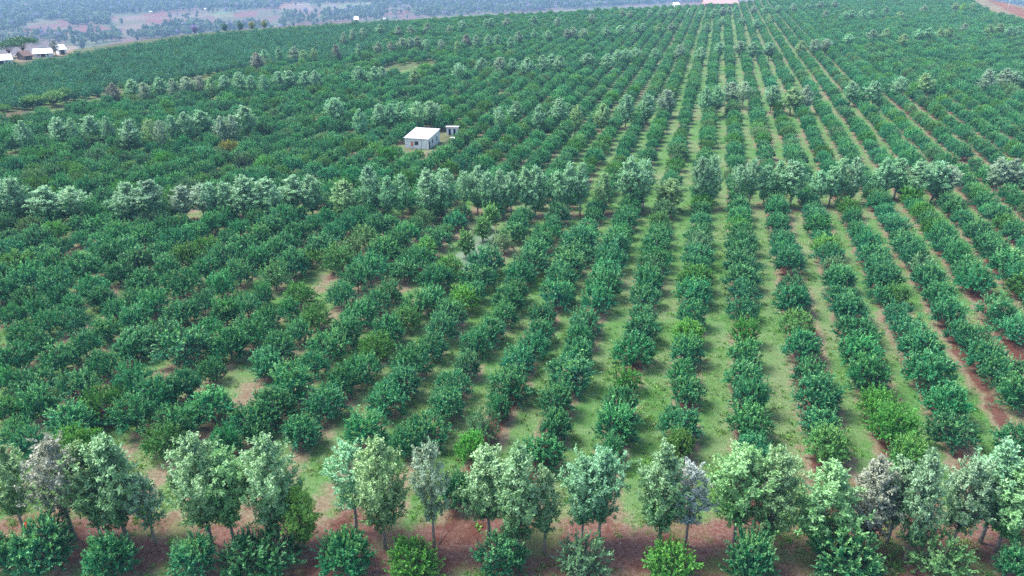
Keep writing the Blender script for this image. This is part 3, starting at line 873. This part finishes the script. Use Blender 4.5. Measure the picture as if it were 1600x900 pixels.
for px_, py_, tone, lab in ((395, 49, ((.12, .14, .05), (.28, .28, .12)), 'straw coloured tree on the plantation edge'), (414, 47, ((.09, .13, .04), (.22, .27, .09)), 'yellowish tree on the plantation edge beside the straw coloured one'), (376, 50, ((.02, .07, .05), (.05, .13, .08)), 'dark teal tree on the plantation edge beside the straw coloured one'),
                            (305, 55, ((.13, .11, .22), (.28, .24, .45)), 'purple flowering tree on the plantation edge'), (352, 52, ((.03, .09, .07), (.09, .18, .13)), 'tall bluish tree on the plantation edge')):
    single('edge_tree', lab, 'tree', px_, py_, TREE['round'][0], TREE['round'][1], (.95, .95, .68), *tone)
X, Y = flat(357, 232, 2)
t = thing('orchard_bush', 'bright mustard yellow bush among the dark bushes between second and third belts', 'bush', (X, Y, 0), 0)
c = link('crown', BUSH[5][0], t); link('trunk', BUSH[5][1], t)
c['tint'] = (.20, .21, .03); c['tip'] = (.36, .34, .05)

# ------------------------------------------------------------------ buildings
M_WALL = rough_mat("pale plaster", (.74, .73, .71), (.62, .61, .60), 1.3)
M_ROOF = rough_mat("white roof sheet", (.50, .49, .51), (.40, .39, .41), 1.1, rough=.5)
M_DARK = rough_mat("dark opening", (.02, .022, .035), (.03, .03, .045), 4, rough=.3, spec=.5)
M_BLUE = rough_mat("dark blue door", (.018, .03, .085), (.013, .02, .06), 5, rough=.5)
M_ORANGE = rough_mat("orange cloth", (.75, .22, .07), (.55, .14, .05), 8)
M_RED = rough_mat("orange red plastic", (.8, .09, .03), (.6, .06, .03), 8)
M_WOOD = rough_mat("weathered wood", (.16, .12, .11), (.09, .07, .065), 6)
M_POST = rough_mat("pale post", (.55, .58, .52), (.42, .45, .40), 4)
M_BROWN = rough_mat("rusty roof", (.24, .15, .12), (.16, .10, .08), 2)
M_PINK = rough_mat("pink roof", (.42, .30, .29), (.34, .25, .24), 1)
M_SHED = rough_mat("bright shed roof", (.85, .85, .86), (.78, .78, .80), .5, rough=.45)


def wall_with_holes(length, h0, h1, holes, thick, flip=False):
    """wall along x from 0 to length, outer face at y=0, height h0 to h1; holes (x0,x1,z0,z1) are real openings"""
    s = Solid()
    xs = sorted({0, length, *[v for q in holes for v in q[:2]]})
    def top(x): return h0 + (h1 - h0) * x / length
    for a, b in zip(xs[:-1], xs[1:]):
        hs = [q for q in holes if q[0] <= a + 1e-6 and q[1] >= b - 1e-6]
        cuts = [(-.3, hs[0][2]), (hs[0][3], None)] if hs else [(-.3, None)]
        for z0, z1 in cuts:
            za, zb = (top(a), top(b)) if z1 is None else (z1, z1)
            if z1 is not None and z1 - z0 < .02: continue
            lo = [(a, 0, z0), (b, 0, z0), (b, thick, z0), (a, thick, z0)]
            hi = [(a, 0, za), (b, 0, zb), (b, thick, zb), (a, thick, za)]
            s.hexa(lo, hi)
    return s


A = np.array(flat(633, 231)); B = np.array(flat(671, 231))
W_ = float(np.linalg.norm(B - A)) * 1.03; D_ = 9.6
rz = R(-15)
wv = np.array([math.cos(rz), math.sin(rz)])
house = thing('small_house', 'small white flat-roofed house among the bushes, seen corner on', 'house', (A[0], A[1], 0), rz)
HF, HB = 2.95, 3.9
fw = wall_with_holes(W_, HF, HF, [(W_ * .26, W_ * .34, .9, 2.0), (W_ * .41, W_ * .58, 1.0, 2.15)], .2)
link('front_wall', fw.mesh('front_wall', M_WALL), house)
side_holes = [(.45, 1.45, 0.0, 2.15), (D_ * .31, D_ * .37 + .3, .95, 2.2), (D_ * .70, D_ * .76 + .3, 1.1, 2.4)]
sw = wall_with_holes(D_ - .2, HF, HB, [(a - .2, b - .2, c_, d_) for a, b, c_, d_ in side_holes], .2)
o = link('side_wall', sw.mesh('side_wall', M_WALL), house, (W_, .2, 0)); o.rotation_euler = (0, 0, math.pi / 2)
lw = wall_with_holes(D_ - .2, HF, HB, [], .2)
o = link('side_wall', lw.mesh('far_side_wall', M_WALL), house, (.2, .2, 0)); o.rotation_euler = (0, 0, math.pi / 2)
bw = Solid().box(.2, W_ - .2, D_ - .2, D_ - .002, -.3, HB - .03)
link('back_wall', bw.mesh('back_wall', M_WALL), house)
rs = Solid()
z = lambda y: HF + (HB - HF) * (y - .2) / (D_ - .2) + .02
rs.hexa([(-.25, -.35, z(-.35)), (W_ + .25, -.35, z(-.35)), (W_ + .25, D_ + .2, z(D_ + .2)), (-.25, D_ + .2, z(D_ + .2))],
        [(-.25, -.35, z(-.35) + .14), (W_ + .25, -.35, z(-.35) + .14), (W_ + .25, D_ + .2, z(D_ + .2) + .14), (-.25, D_ + .2, z(D_ + .2) + .14)])
for i in range(1, 8):
    x = W_ * i / 8
    rs.hexa([(x - .05, -.33, z(-.33) + .139), (x + .05, -.33, z(-.33) + .139), (x + .05, D_ + .18, z(D_ + .18) + .139), (x - .05, D_ + .18, z(D_ + .18) + .139)],
            [(x - .03, -.33, z(-.33) + .18), (x + .03, -.33, z(-.33) + .18), (x + .03, D_ + .18, z(D_ + .18) + .18), (x - .03, D_ + .18, z(D_ + .18) + .18)])
link('roof', rs.mesh('roof', M_ROOF), house)
for x0, x1, z0, z1 in ((W_ * .26, W_ * .34, .9, 2.0), (W_ * .41, W_ * .58, 1.0, 2.15)):
    wn = link('window', Solid().box(x0, x1, .10, .13, z0, z1).mesh('window', M_DARK), house)
    fr = Solid().box(x0, x0 + .06, .06, .1, z0, z1).box(x1 - .06, x1, .06, .1, z0, z1).box(x0 + .06, x1 - .06, .06, .1, z1 - .06, z1).box(x0 + .06, x1 - .06, .06, .1, z0, z0 + .06)
    link('frame', fr.mesh('frame', M_WOOD), wn)
for i, (a, b, z0, z1) in enumerate(side_holes):
    wn = link('door' if i == 0 else 'window', Solid().box(W_ - .13, W_ - .10, a, b, z0, z1).mesh('opening', M_DARK), house)
    fr = Solid().box(W_ - .1, W_ - .05, a, a + .06, z0, z1).box(W_ - .1, W_ - .05, b - .06, b, z0, z1).box(W_ - .1, W_ - .05, a + .06, b - .06, z1 - .06, z1)
    link('frame', fr.mesh('frame', M_WOOD), wn)


def on_house(x, y, z=0):
    return A[0] + wv[0] * x - wv[1] * y, A[1] + wv[1] * x + wv[0] * y, z


g = np.random.default_rng(5)
cv, cf = [], []
nx, nz = 8, 9
for j in range(nz):
    for i in range(nx):
        cv.append((-.3 + .6 * i / (nx - 1), .05 * math.sin(i * 2.1 + j * .3) + .03, .05 + 1.2 * j / (nz - 1)))
for j in range(nz):
    for i in range(nx):
        cv.append((-.3 + .6 * i / (nx - 1), .05 * math.sin(i * 2.1 + j * .3) + .06, .05 + 1.2 * j / (nz - 1)))
q = nx * nz
for j in range(nz - 1):
    for i in range(nx - 1):
        a = j * nx + i
        cf += [(a, a + 1, a + nx + 1, a + nx), (q + a + nx, q + a + nx + 1, q + a + 1, q + a)]
for i in range(nx - 1): cf += [(i, q + i, q + i + 1, i + 1), ((nz - 1) * nx + i, (nz - 1) * nx + i + 1, q + (nz - 1) * nx + i + 1, q + (nz - 1) * nx + i)]
for j in range(nz - 1): cf += [(j * nx, (j + 1) * nx, q + (j + 1) * nx, q + j * nx), (j * nx + nx - 1, q + j * nx + nx - 1, q + (j + 1) * nx + nx - 1, (j + 1) * nx + nx - 1)]
o = link('hanging_cloth', mk_mesh('hanging_cloth', cv, cf, M_ORANGE, smooth=True), None, on_house(W_ * .30, -.12, .6))
o.rotation_euler = (0, 0, rz)
o['label'] = 'orange cloth hanging at the front window of the white house'; o['category'] = 'cloth'

X, Y = flat(659, 238)
t = thing('utility_pole', 'thin grey pole standing before the front wall of the white house', 'pole', (X, Y, 0))
link('post', Solid().tube([(0, 0, -.4), (0, 0, 3), (0, 0, 6.2)], [.07, .06, .05], 8).mesh('post', M_WOOD, True), t)
link('cap', Solid().tube([(0, 0, 6.19), (0, 0, 6.3)], [.07, .05], 8).mesh('cap', M_POST), t)

X, Y = flat(698, 211); X2, Y2 = flat(715.5, 211)
bw_ = X2 - X
t = thing('toilet_block', 'small white outbuilding with two dark blue doors near the house', 'outbuilding', (X, Y, 0), R(-2))
dw = .75
h_ = [(bw_ * .17, bw_ * .17 + dw, 0, 1.95), (bw_ * .60, bw_ * .60 + dw, 0, 1.95)]
link('front_wall', wall_with_holes(bw_, 2.45, 2.45, h_, .15).mesh('front_wall', M_WALL), t)
link('rear_walls', Solid().box(0, .15, .15, 2.2, -.3, 2.3).box(bw_ - .15, bw_, .15, 2.2, -.3, 2.3).box(.15, bw_ - .15, 2.05, 2.2, -.3, 2.25).mesh('rear_walls', M_WALL), t)
for a, b, c_, d_ in h_:
    dr = link('door', Solid().box(a + .01, b - .01, .05, .09, 0.02, d_ - .02).mesh('door', M_BLUE), t)
    link('handle', Solid().box(b - .14, b - .08, .0, .05, .95, 1.1).mesh('handle', M_POST), dr)
link('roof', Solid().hexa([(-.3, -.35, 2.5), (bw_ + .3, -.35, 2.5), (bw_ + .3, 2.4, 2.32), (-.3, 2.4, 2.32)], [(-.3, -.35, 2.62), (bw_ + .3, -.35, 2.62), (bw_ + .3, 2.4, 2.44), (-.3, 2.4, 2.44)]).mesh('roof', M_ROOF), t)

X, Y = flat(690.5, 205.5); X2, Y2 = flat(697.5, 205.5)
t = thing('low_fence', 'low dark fence between the white house and the outbuilding', 'fence', (X, Y, 0))
ln = X2 - X
link('panel', Solid().box(0, ln, 0, .04, .15, 1.1).mesh('panel', M_WOOD), t)
for x in (0.02, ln * .5, ln - .12): link('post', Solid().box(x, x + .1, .045, .14, -.3, 1.25).mesh('post', M_WOOD), t)

X, Y = flat(708, 217.5)
prof = [(.0, .02), (.75, .02), (.95, .45), (1.0, .5), (.93, .5), (.72, .1), (.0, .1)]
V_, F_ = [], []
for r_, z_ in prof:
    for i in range(16): V_.append((r_ * math.cos(i * math.pi / 8), r_ * math.sin(i * math.pi / 8), z_))
for j in range(len(prof) - 1):
    for i in range(16): F_.append((j * 16 + i, j * 16 + (i + 1) % 16, (j + 1) * 16 + (i + 1) % 16, (j + 1) * 16 + i))
o = link('white_tub', mk_mesh('white_tub', V_, F_, M_SHED, smooth=True), None, (X, Y, 0))
o['label'] = 'small white tub on the ground below the outbuilding'; o['category'] = 'tub'

X, Y = flat(893.5, 235)
t = thing('marker_post', 'tall thin pale post standing alone in an orchard lane', 'post', (X, Y, 0))
link('post', Solid().tube([(0, 0, -.3), (.01, 0, 2.4), (.03, 0, 4.9)], [.085, .08, .07], 8).mesh('post', M_POST, True), t)
link('cap', Solid().tube([(.03, 0, 4.88), (.03, 0, 4.98)], [.1, .06], 8).mesh('cap', M_WOOD), t)


def shed(name, label, cat, p0, p1, depth, hw, hr, roofm, wallm, gable=True):
    """gabled long building: front eave from photograph pixel p0 to p1 (ground line)"""
    a = np.array(ground(*p0)); b = np.array(ground(*p1))
    L_ = float(np.hypot(*(b - a)[:2])); r_ = math.atan2(b[1] - a[1], b[0] - a[0])
    t = thing(name, label, cat, (a[0], a[1], float(min(a[2], b[2]))), r_)
    w = Solid()
    w.add([(0, 0, -1), (L_, 0, -1), (L_, 0, hw), (0, 0, hw), (0, depth, -1), (L_, depth, -1), (L_, depth, hw), (0, depth, hw), (0, depth / 2, hr), (L_, depth / 2, hr)],
          [(0, 1, 2, 3), (5, 4, 7, 6), (4, 0, 3, 8, 7), (1, 5, 6, 9, 2), (0, 4, 5, 1)])
    link('walls', w.mesh('walls', wallm), t)
    e = .6
    sl_ = (hr - hw) / (depth / 2)
    rf = Solid()
    for sgn in (0, 1):
        y0, y1 = (-e, depth / 2) if sgn == 0 else (depth + e, depth / 2)
        z0 = hw - e * sl_ + .04
        q = [(-e, y0, z0), (L_ + e, y0, z0), (L_ + e, y1, hr + .04), (-e, y1, hr + .04)]
        if sgn: q = q[::-1]
        rf.hexa(q, [(x, y, z_ + .15) for x, y, z_ in q])
    link('roof', rf.mesh('roof', roofm), t)
    nd = min(6, max(2, int(L_ / 4)))
    dr = Solid().box(L_ * .5 - 1, L_ * .5 + 1, -.06, -.01, -.1, min(2.4, hw - .2))
    link('door', dr.mesh('door', M_DARK), t)
    for i in range(nd):
        x = L_ * (i + .5) / nd
        if abs(x - L_ * .5) > 1.8: link('window', Solid().box(x - .5, x + .5, -.05, -.008, hw * .4, hw * .8).mesh('window', M_DARK), t)
    return t


shed('farm_shed', 'bright white roofed shed cut off at the picture corner', 'shed', (-14, 102), (20, 99.5), 8, 2.2, 4.3, M_SHED, M_WALL)
shed('farm_shed', 'long white roofed shed beneath the flat-topped green trees', 'shed', (54, 90), (82, 88.5), 7.5, 2.1, 4.0, M_SHED, M_WALL)
shed('farm_shed', 'short white roofed shed behind the grey thin tree', 'shed', (93, 85.5), (104, 84.5), 7, 2.8, 4.8, M_SHED, M_WALL)
shed('farm_shed', 'rusty brown roofed shed at the end of the long white one', 'shed', (39, 94), (51, 92.5), 6, 2.2, 4.2, M_BROWN, M_WOOD)
shed('far_building', 'large pale pink building at the top of the plantation rows', 'building', (1101, 10.6), (1153, 10.6), 16, 3, 7, M_PINK, M_PINK)
shed('far_building', 'tiny white roofed hut behind the farthest tree belt', 'hut', (1054, 13), (1062, 12.6), 6, 3.2, 5, M_SHED, M_WALL)
for px_, py_, w, lab in ((80, 28, 5, 'tiny white house at the foot of the hazy woods, near the picture corner'), (208, 12, 6, 'tiny pale house in the woods above the largest red field'), (237, 20, 6, 'low white roof at the upper edge of the largest red field'),
                         (322, 15.5, 5, 'tiny white house beside the small light green field'), (389, 38, 6, 'white roofed hut on the mauve slope'), (498, 33, 7, 'pale roofed house beside a dark red plot'), (557, 36, 5, 'small white hut near the plantation edge beneath bluish trees'),
                         (154, 34, 6, 'low white roof under the dark clump of woods'), (620, 2.5, 7, 'white house at the top picture edge in the valley'), (602, 31, 5, 'tiny white hut on the purple plot by the plantation edge')):
    shed('valley_house', lab, 'house', (px_ - w / 2, py_), (px_ + w / 2, py_ - .15), 6, 2.6, 4.4, M_SHED, M_WALL)

X, Y, Z = ground(1573, 21)
t = thing('utility_pole', 'tall thin pale pole on the grass slope below the red road', 'pole', (X, Y, Z))
link('post', Solid().tube([(0, 0, -.5), (0, 0, 8), (0, 0, 16)], [.22, .19, .15], 8).mesh('post', M_POST, True), t)
link('crossarm', Solid().box(-1.1, 1.1, -.23, -.15, 15, 15.2).mesh('crossarm', M_WOOD), t)

# things close to the camera: orange marker, pink flowering weeds, a stake leaning on the grey tree
X, Y = flat(44, 829)
t = thing('tree_marker', 'orange red ribbon marker beside the leaning olive trunk', 'marker', (X, Y, 0))
link('stake', Solid().tube([(0, 0, -.2), (.02, 0, .6), (.05, .01, 1.25)], [.03, .028, .02], 6).mesh('stake', M_WOOD), t)
rb = Solid()
for i in range(5):
    a = i * 1.25
    rb.tube([(.04, .01, 1.15 - i * .04), (.04 + .2 * math.cos(a), .2 * math.sin(a), 1.0 - i * .06), (.04 + .24 * math.cos(a), .24 * math.sin(a), .5 - i * .05)], [.05, .07, .04], 5)
link('ribbon', rb.mesh('ribbon', M_RED, True), t)
X, Y = flat(668, 836); X2, Y2 = flat(708, 806)
t = thing('leaning_stick', 'thin dark stick propped from the grey trunk towards the dark bush', 'stick', (flat(682, 852)[0], flat(682, 852)[1], 0))
bx_, by_ = X2 - flat(682, 852)[0], Y2 - flat(682, 852)[1]
link('stick', Solid().tube([(0.2, 0, 0.0), (bx_ * .5, by_ * .5, .7), (bx_, by_, 1.3)], [.045, .04, .03], 6).mesh('stick', M_WOOD, True), t)
link('twig', Solid().tube([(bx_ * .6, by_ * .6, .84), (bx_ * .66 - .2, by_ * .66, 1.15)], [.02, .01], 5).mesh('twig', M_WOOD, True), t)
for px_, py_, lab in ((157, 664, 'pink flowering weed clump by the deep green bush, larger'), (172, 658, 'pink flowering weed clump beside the larger pink one'), (122, 634, 'small pink weed clump between two dark bushes')):
    X, Y = flat(px_, py_)
    t = thing('flowering_weed', lab, 'plant', (X, Y, 0), 0, 'pink weeds between the bushes')
    c = link('crown', BUSH_COLUMN[0], t); link('stem', BUSH_COLUMN[1], t)
    t.scale = (.75, .75, .38)
    c['tint'] = (.16, .075, .08); c['tip'] = (.34, .15, .18)

# ------------------------------------------------------------------ ground: one sheet to the horizon
phis = np.concatenate([np.linspace(-math.pi, -R(46), 60)[:-1], np.linspace(-R(46), R(46), 420), np.linspace(R(46), math.pi, 60)[1:]])
dists = np.concatenate([np.linspace(0.5, 45, 30)[:-1], 45 * np.exp(np.linspace(0, math.log(7000 / 45), 720))])
PH, DI = np.meshgrid(phis, dists)
GX, GY = (DI * np.sin(PH)).ravel(), (DI * np.cos(PH)).ravel()
GZ = terr(GX, GY)
nr, nc = PH.shape
idx = np.arange(nr * nc).reshape(nr, nc)
Q = np.stack([idx[:-1, :-1], idx[1:, :-1], idx[1:, 1:], idx[:-1, 1:]], -1).reshape(-1, 4)
Q = Q[:, ::-1]
U, Vv = row_uv(GX, GY)
ru = np.sort(_ru)
j = np.clip(np.searchsorted(ru, U), 1, len(ru) - 1)
rowd = np.minimum(np.abs(U - ru[j - 1]), np.abs(U - ru[j]))
soil = np.clip(1.15 - rowd / 2.6, 0, 1)
# one edge of each lane is barer on the right of the upright row
soil = np.maximum(soil, np.where(U > 6, np.clip(.95 - np.abs((U - ru[j - 1]) - 2.3) / 2.4, 0, .72), 0))
gpx, gpy = to_px(GX, np.maximum(GY, 1), GZ)
db = np.full(len(GX), 99.0)
close = np.where((DI.ravel() < 700) & (np.abs(PH.ravel()) < R(50)))[0]
for c0 in range(0, len(close), 4000):
    ii = close[c0:c0 + 4000]
    db[ii] = np.sqrt(((GX[ii, None] - belt_arr[None, :, 0]) ** 2 + (GY[ii, None] - belt_arr[None, :, 1]) ** 2).min(1))
soil *= np.where(U < -36, .62, 1)
litter = np.clip(1.25 - db / 5.0, 0, 1) * np.where(DI.ravel() > 90, .5, 1)
litter = np.maximum(litter, np.where((gpy > 780) & (gpy < 1400) & (GY > 0), np.clip(1 - np.abs(DI.ravel() - 59) / 6.5, 0, .85), 0))
soil = np.maximum(soil, litter * .95)
inplant = DI.ravel() < edge_dist(GX, GY)
fcol = np.zeros((len(GX), 4), np.float32)
fcol[:, :3] = (.115, .098, .075)
fcol[:, 3] = np.where(inplant | (GY < 0), 0, 1)
rim = (~inplant) & (DI.ravel() < edge_dist(GX, GY) + 160)
fcol[rim] = (.085, .10, .055, .94)
FIELD = [([(38, 46), (60, 36), (95, 31), (110, 38), (85, 52), (45, 53)], (.17, .065, .065)), ([(125, 40), (160, 38), (165, 50), (130, 52)], (.18, .062, .060)), ([(170, 26), (215, 23), (216, 36), (262, 38), (255, 46), (225, 50), (180, 38)], (.165, .085, .08)), ([(216, 21), (266, 20), (264, 36), (216, 36)], (.17, .06, .058)),
         ([(325, 26), (420, 14), (440, 22), (420, 40), (330, 42)], (.15, .08, .08)), ([(336, 19), (366, 18.5), (364, 26), (334, 27)], (.12, .22, .10)), ([(438, 6), (486, 5), (486, 17), (438, 19)], (.26, .20, .15)), ([(478, 17), (506, 16), (504, 29), (478, 30)], (.16, .065, .062)),
         ([(500, 8), (582, 3), (582, 13), (500, 16)], (.16, .22, .12)), ([(600, 13), (650, 9), (650, 29), (600, 31)], (.14, .085, .085)), ([(640, 0), (1000, -8), (1000, 8), (850, 16), (640, 26)], (.12, .09, .08))]
for poly, c in FIELD:
    m = inside(gpx, gpy, poly) & (GY > 0) & ~inplant
    fcol[m, :3] = c
# grass tracks and clearings inside the plantation
for poly, c, a in (([(-60, 200), (-60, 178), (60, 166), (140, 154), (205, 141), (240, 131), (410, 103), (540, 100), (600, 99), (680, 91), (688, 100), (620, 112), (550, 111), (412, 108), (250, 137), (150, 161), (60, 176)], (.105, .14, .06), .68),
                   ([(-60, 205), (-60, 186), (40, 172), (60, 182), (0, 190)], (.13, .10, .07), .7), (EX[1], (.13, .14, .075), .7), ([(705, 405), (735, 370), (770, 345), (775, 372), (768, 412), (725, 428)], (.14, .20, .14), .62),
                   (EX[5], (.20, .165, .11), .94), ([(1540, -2), (1560, 0), (1578, 6), (1602, 16), (1640, 34), (1640, 52), (1602, 31), (1575, 17), (1552, 6)], (.20, .095, .07), .94), ([(20, 85), (118, 70), (118, 84), (60, 92), (20, 100)], (.22, .17, .12), .9)):
    m = inside(gpx, gpy, poly) & (GY > 0)
    fcol[m, :3] = c; fcol[m, 3] = a

m, t, o = nmat("orchard ground")
k = NT(t)
tc = k.n("ShaderNodeTexCoord")
P = tc.outputs['Object']
at = k.n("ShaderNodeAttribute", attribute_name='mask')
fc = k.n("ShaderNodeAttribute", attribute_name='field')
sp = k.n("ShaderNodeSeparateColor")
k.l(at.outputs['Color'], sp.inputs[0])
n_big = k.noise(P, .045, 5, .6)
n_mid = k.noise(P, .35, 6, .62)
n_fin = k.noise(P, 2.3, 6, .7)
n_spk = k.noise(P, 7.5, 3, .6)
grass = k.mix(k.ramp(n_mid, .3, .7), (.072, .20, .042), (.135, .235, .092))
grass = k.mix(k.ramp(n_big, .42, .70), grass, (.205, .235, .125))
grass = k.mix(k.ramp(n_fin, .30, .75), k.mix(1.0, grass, (.62, .66, .60), 'MULTIPLY'), grass)
grass = k.mix(k.ramp(n_spk, .58, .74, 0, .55), grass, (.30, .34, .19))
dirt = k.mix(k.ramp(n_mid, .35, .68), (.115, .042, .030), (.155, .080, .060))
dirt = k.mix(k.ramp(n_fin, .3, .75), k.mix(1.0, dirt, (.6, .6, .62), 'MULTIPLY'), dirt)
lit = k.mix(k.ramp(n_fin, .32, .70), (.125, .048, .034), (.19, .125, .105))
lit = k.mix(k.ramp(k.noise(P, .22, 5, .6), .48, .64), lit, dirt)
lit = k.mix(k.ramp(k.noise(P, .13, 4, .6), .50, .66, 0, .8), lit, k.mix(.4, grass, (.15, .14, .05)))
vo = k.n("ShaderNodeTexVoronoi"); vo.inputs['Scale'].default_value = 1.1; k.l(P, vo.inputs['Vector'])
lit = k.mix(k.ramp(vo.outputs['Distance'], .06, .11, .6, 0), lit, (.36, .31, .28))
sf = k.math('ADD', sp.outputs[0], k.math('MULTIPLY', k.math('SUBTRACT', n_mid, .5), 1.5))
sf = k.math('ADD', sf, k.math('MULTIPLY', k.math('SUBTRACT', n_big, .5), .9))
strip = k.mix(k.ramp(n_fin, .3, .7), (.15, .085, .06), (.25, .195, .15))
c = k.mix(k.ramp(k.math('ADD', sf, k.math('MULTIPLY', k.math('SUBTRACT', n_fin, .5), .5)), .22, .62, 0, .8), grass, strip)
c = k.mix(k.ramp(sf, .62, .95), c, dirt)
lf = k.math('ADD', sp.outputs[1], k.math('MULTIPLY', k.math('SUBTRACT', n_mid, .5), .9))
c = k.mix(k.ramp(lf, .30, .75), c, lit)
fv = k.mix(k.ramp(k.noise(P, .05, 5, .6), .3, .7), k.mix(1.0, fc.outputs['Color'], (.7, .72, .7), 'MULTIPLY'), k.mix(1.0, fc.outputs['Color'], (1.2, 1.2, 1.2), 'MULTIPLY'))
fv = k.mix(k.ramp(n_mid, .3, .7, 0, .5), fv, k.mix(1.0, fv, (.6, .66, .6), 'MULTIPLY'))
wv_ = k.n("ShaderNodeMapping"); wv_.inputs['Scale'].default_value = (.012, .0065, .012); wv_.inputs['Rotation'].default_value = (0, 0, .5)
k.l(P, wv_.inputs['Vector'])
pl = k.n("ShaderNodeTexVoronoi", distance='CHEBYCHEV'); pl.inputs['Scale'].default_value = 1.0; k.l(wv_.outputs[0], pl.inputs['Vector'])
ps = k.n("ShaderNodeSeparateColor"); k.l(pl.outputs['Color'], ps.inputs[0])
plot = k.mix(k.ramp(ps.outputs[0], .25, .35), (.075, .115, .06), (.165, .14, .105))
plot = k.mix(k.ramp(ps.outputs[0], .52, .60), plot, (.135, .085, .080))
plot = k.mix(k.ramp(ps.outputs[0], .78, .84), plot, (.16, .068, .062))
fv = k.mix(k.math('MULTIPLY', k.ramp(fc.outputs['Alpha'], .95, 1.0), .55), fv, plot)
fa = k.math('ADD', fc.outputs['Alpha'], k.math('MULTIPLY', k.math('SUBTRACT', n_mid, .5), .5))
c = k.mix(k.ramp(fa, .35, .65), c, fv)
b = k.n("ShaderNodeBsdfPrincipled")
b.inputs['Roughness'].default_value = .95
b.inputs['Specular IOR Level'].default_value = .1
k.l(c, b.inputs['Base Color'])
bp = k.n("ShaderNodeBump"); bp.inputs['Strength'].default_value = .7; bp.inputs['Distance'].default_value = .25
k.l(k.math('ADD', n_fin, k.math('MULTIPLY', n_spk, .5)), bp.inputs['Height']); k.l(bp.outputs[0], b.inputs['Normal'])
k.l(b.outputs[0], o.inputs[0])
M_GROUND = m
gm = mk_mesh('ground', np.c_[GX, GY, GZ], Q, M_GROUND, smooth=True)
a = gm.attributes.new('mask', 'FLOAT_COLOR', 'POINT')
a.data.foreach_set('color', np.c_[soil, litter, rowd / 4, np.ones(len(GX))].astype(np.float32).ravel())
a = gm.attributes.new('field', 'FLOAT_COLOR', 'POINT')
a.data.foreach_set('color', fcol.ravel())
go_ = link('ground', gm)
go_['kind'] = 'structure'

# ------------------------------------------------------------------ grass tufts and weeds in the lanes
def tuft(seed, nb, hgt, rad):
    g = np.random.default_rng(seed)
    P = np.c_[g.normal(size=(nb, 2)) * rad, np.zeros(nb)]
    A = unit(np.c_[g.normal(size=(nb, 2)) * .75, np.full(nb, .8)])
    L = hgt * g.uniform(.5, 1.2, nb)
    V, Q_ = leaves(P, A, L, L * .32, g)
    lv = np.stack([np.repeat(g.random(nb), 4), np.repeat(g.random(nb) * .4, 4), np.zeros(4 * nb), np.ones(4 * nb)], 1)
    return mk_mesh("tuft_model", V, Q_, M_LEAF, lv)


TU = [tuft(61, 26, .24, .32), tuft(62, 20, .34, .25), tuft(63, 34, .18, .5), tuft(64, 16, .5, .2)]
N_T = 70000
tb = rng.uniform(-R(40), R(40), N_T); td = 50 * np.exp(rng.uniform(0, 1, N_T) ** .8 * math.log(210 / 50))
TX, TY = td * np.sin(tb), td * np.cos(tb)
u_, v_ = row_uv(TX, TY)
jj = np.clip(np.searchsorted(ru, u_), 1, len(ru) - 1)
dr_ = np.minimum(np.abs(u_ - ru[jj - 1]), np.abs(u_ - ru[jj]))
patch = np.sin(TX * .31 + 2 * np.sin(TY * .17)) * np.sin(TY * .23 + 1.7 * np.sin(TX * .13))
keep = (rng.random(N_T) < np.clip((dr_ - .9) / 2.2, 0.04, 1) * np.clip(.45 + .55 * patch, .06, 1)) & (np.abs(td - 59) > 5 * rng.random(N_T) + 1.5)
TX, TY = TX[keep], TY[keep]
n = len(TX)
tint = [vary((.070, .165, .030) if rng.random() < .75 else (.10, .125, .05), rng, .2, .15) for _ in range(n)]
tip = [vary((.10, .18, .05), rng, .2, .12) for _ in range(n)]
s = rng.uniform(.45, 1.0, n)
scatter('lane_grass', 'tufts of grass and weeds in the lanes between the bush rows', 'grass', TU, np.c_[TX, TY, np.zeros(n)], rng.choice(4, n, p=[.4, .25, .27, .08]), np.c_[s, s, s], rng.uniform(0, 6.28, n), tint, tip)

# ------------------------------------------------------------------ haze: one even box of air round the camera and the whole scene
m, t, o = nmat("haze air")
k = NT(t)
vv = k.n("ShaderNodeVolumePrincipled")
vv.inputs['Color'].default_value = (.40, .66, 1.0, 1)
vv.inputs['Density'].default_value = HAZE_DENSITY
vv.inputs['Anisotropy'].default_value = 0.0
k.l(vv.outputs[0], o.inputs['Volume'])
hz = link('haze', Solid().box(-7100, 7100, -7100, 7100, -116, 75).mesh('haze', m))
hz['kind'] = 'stuff'; hz['label'] = 'thin bluish haze over the plantation and the valley'; hz['category'] = 'haze'
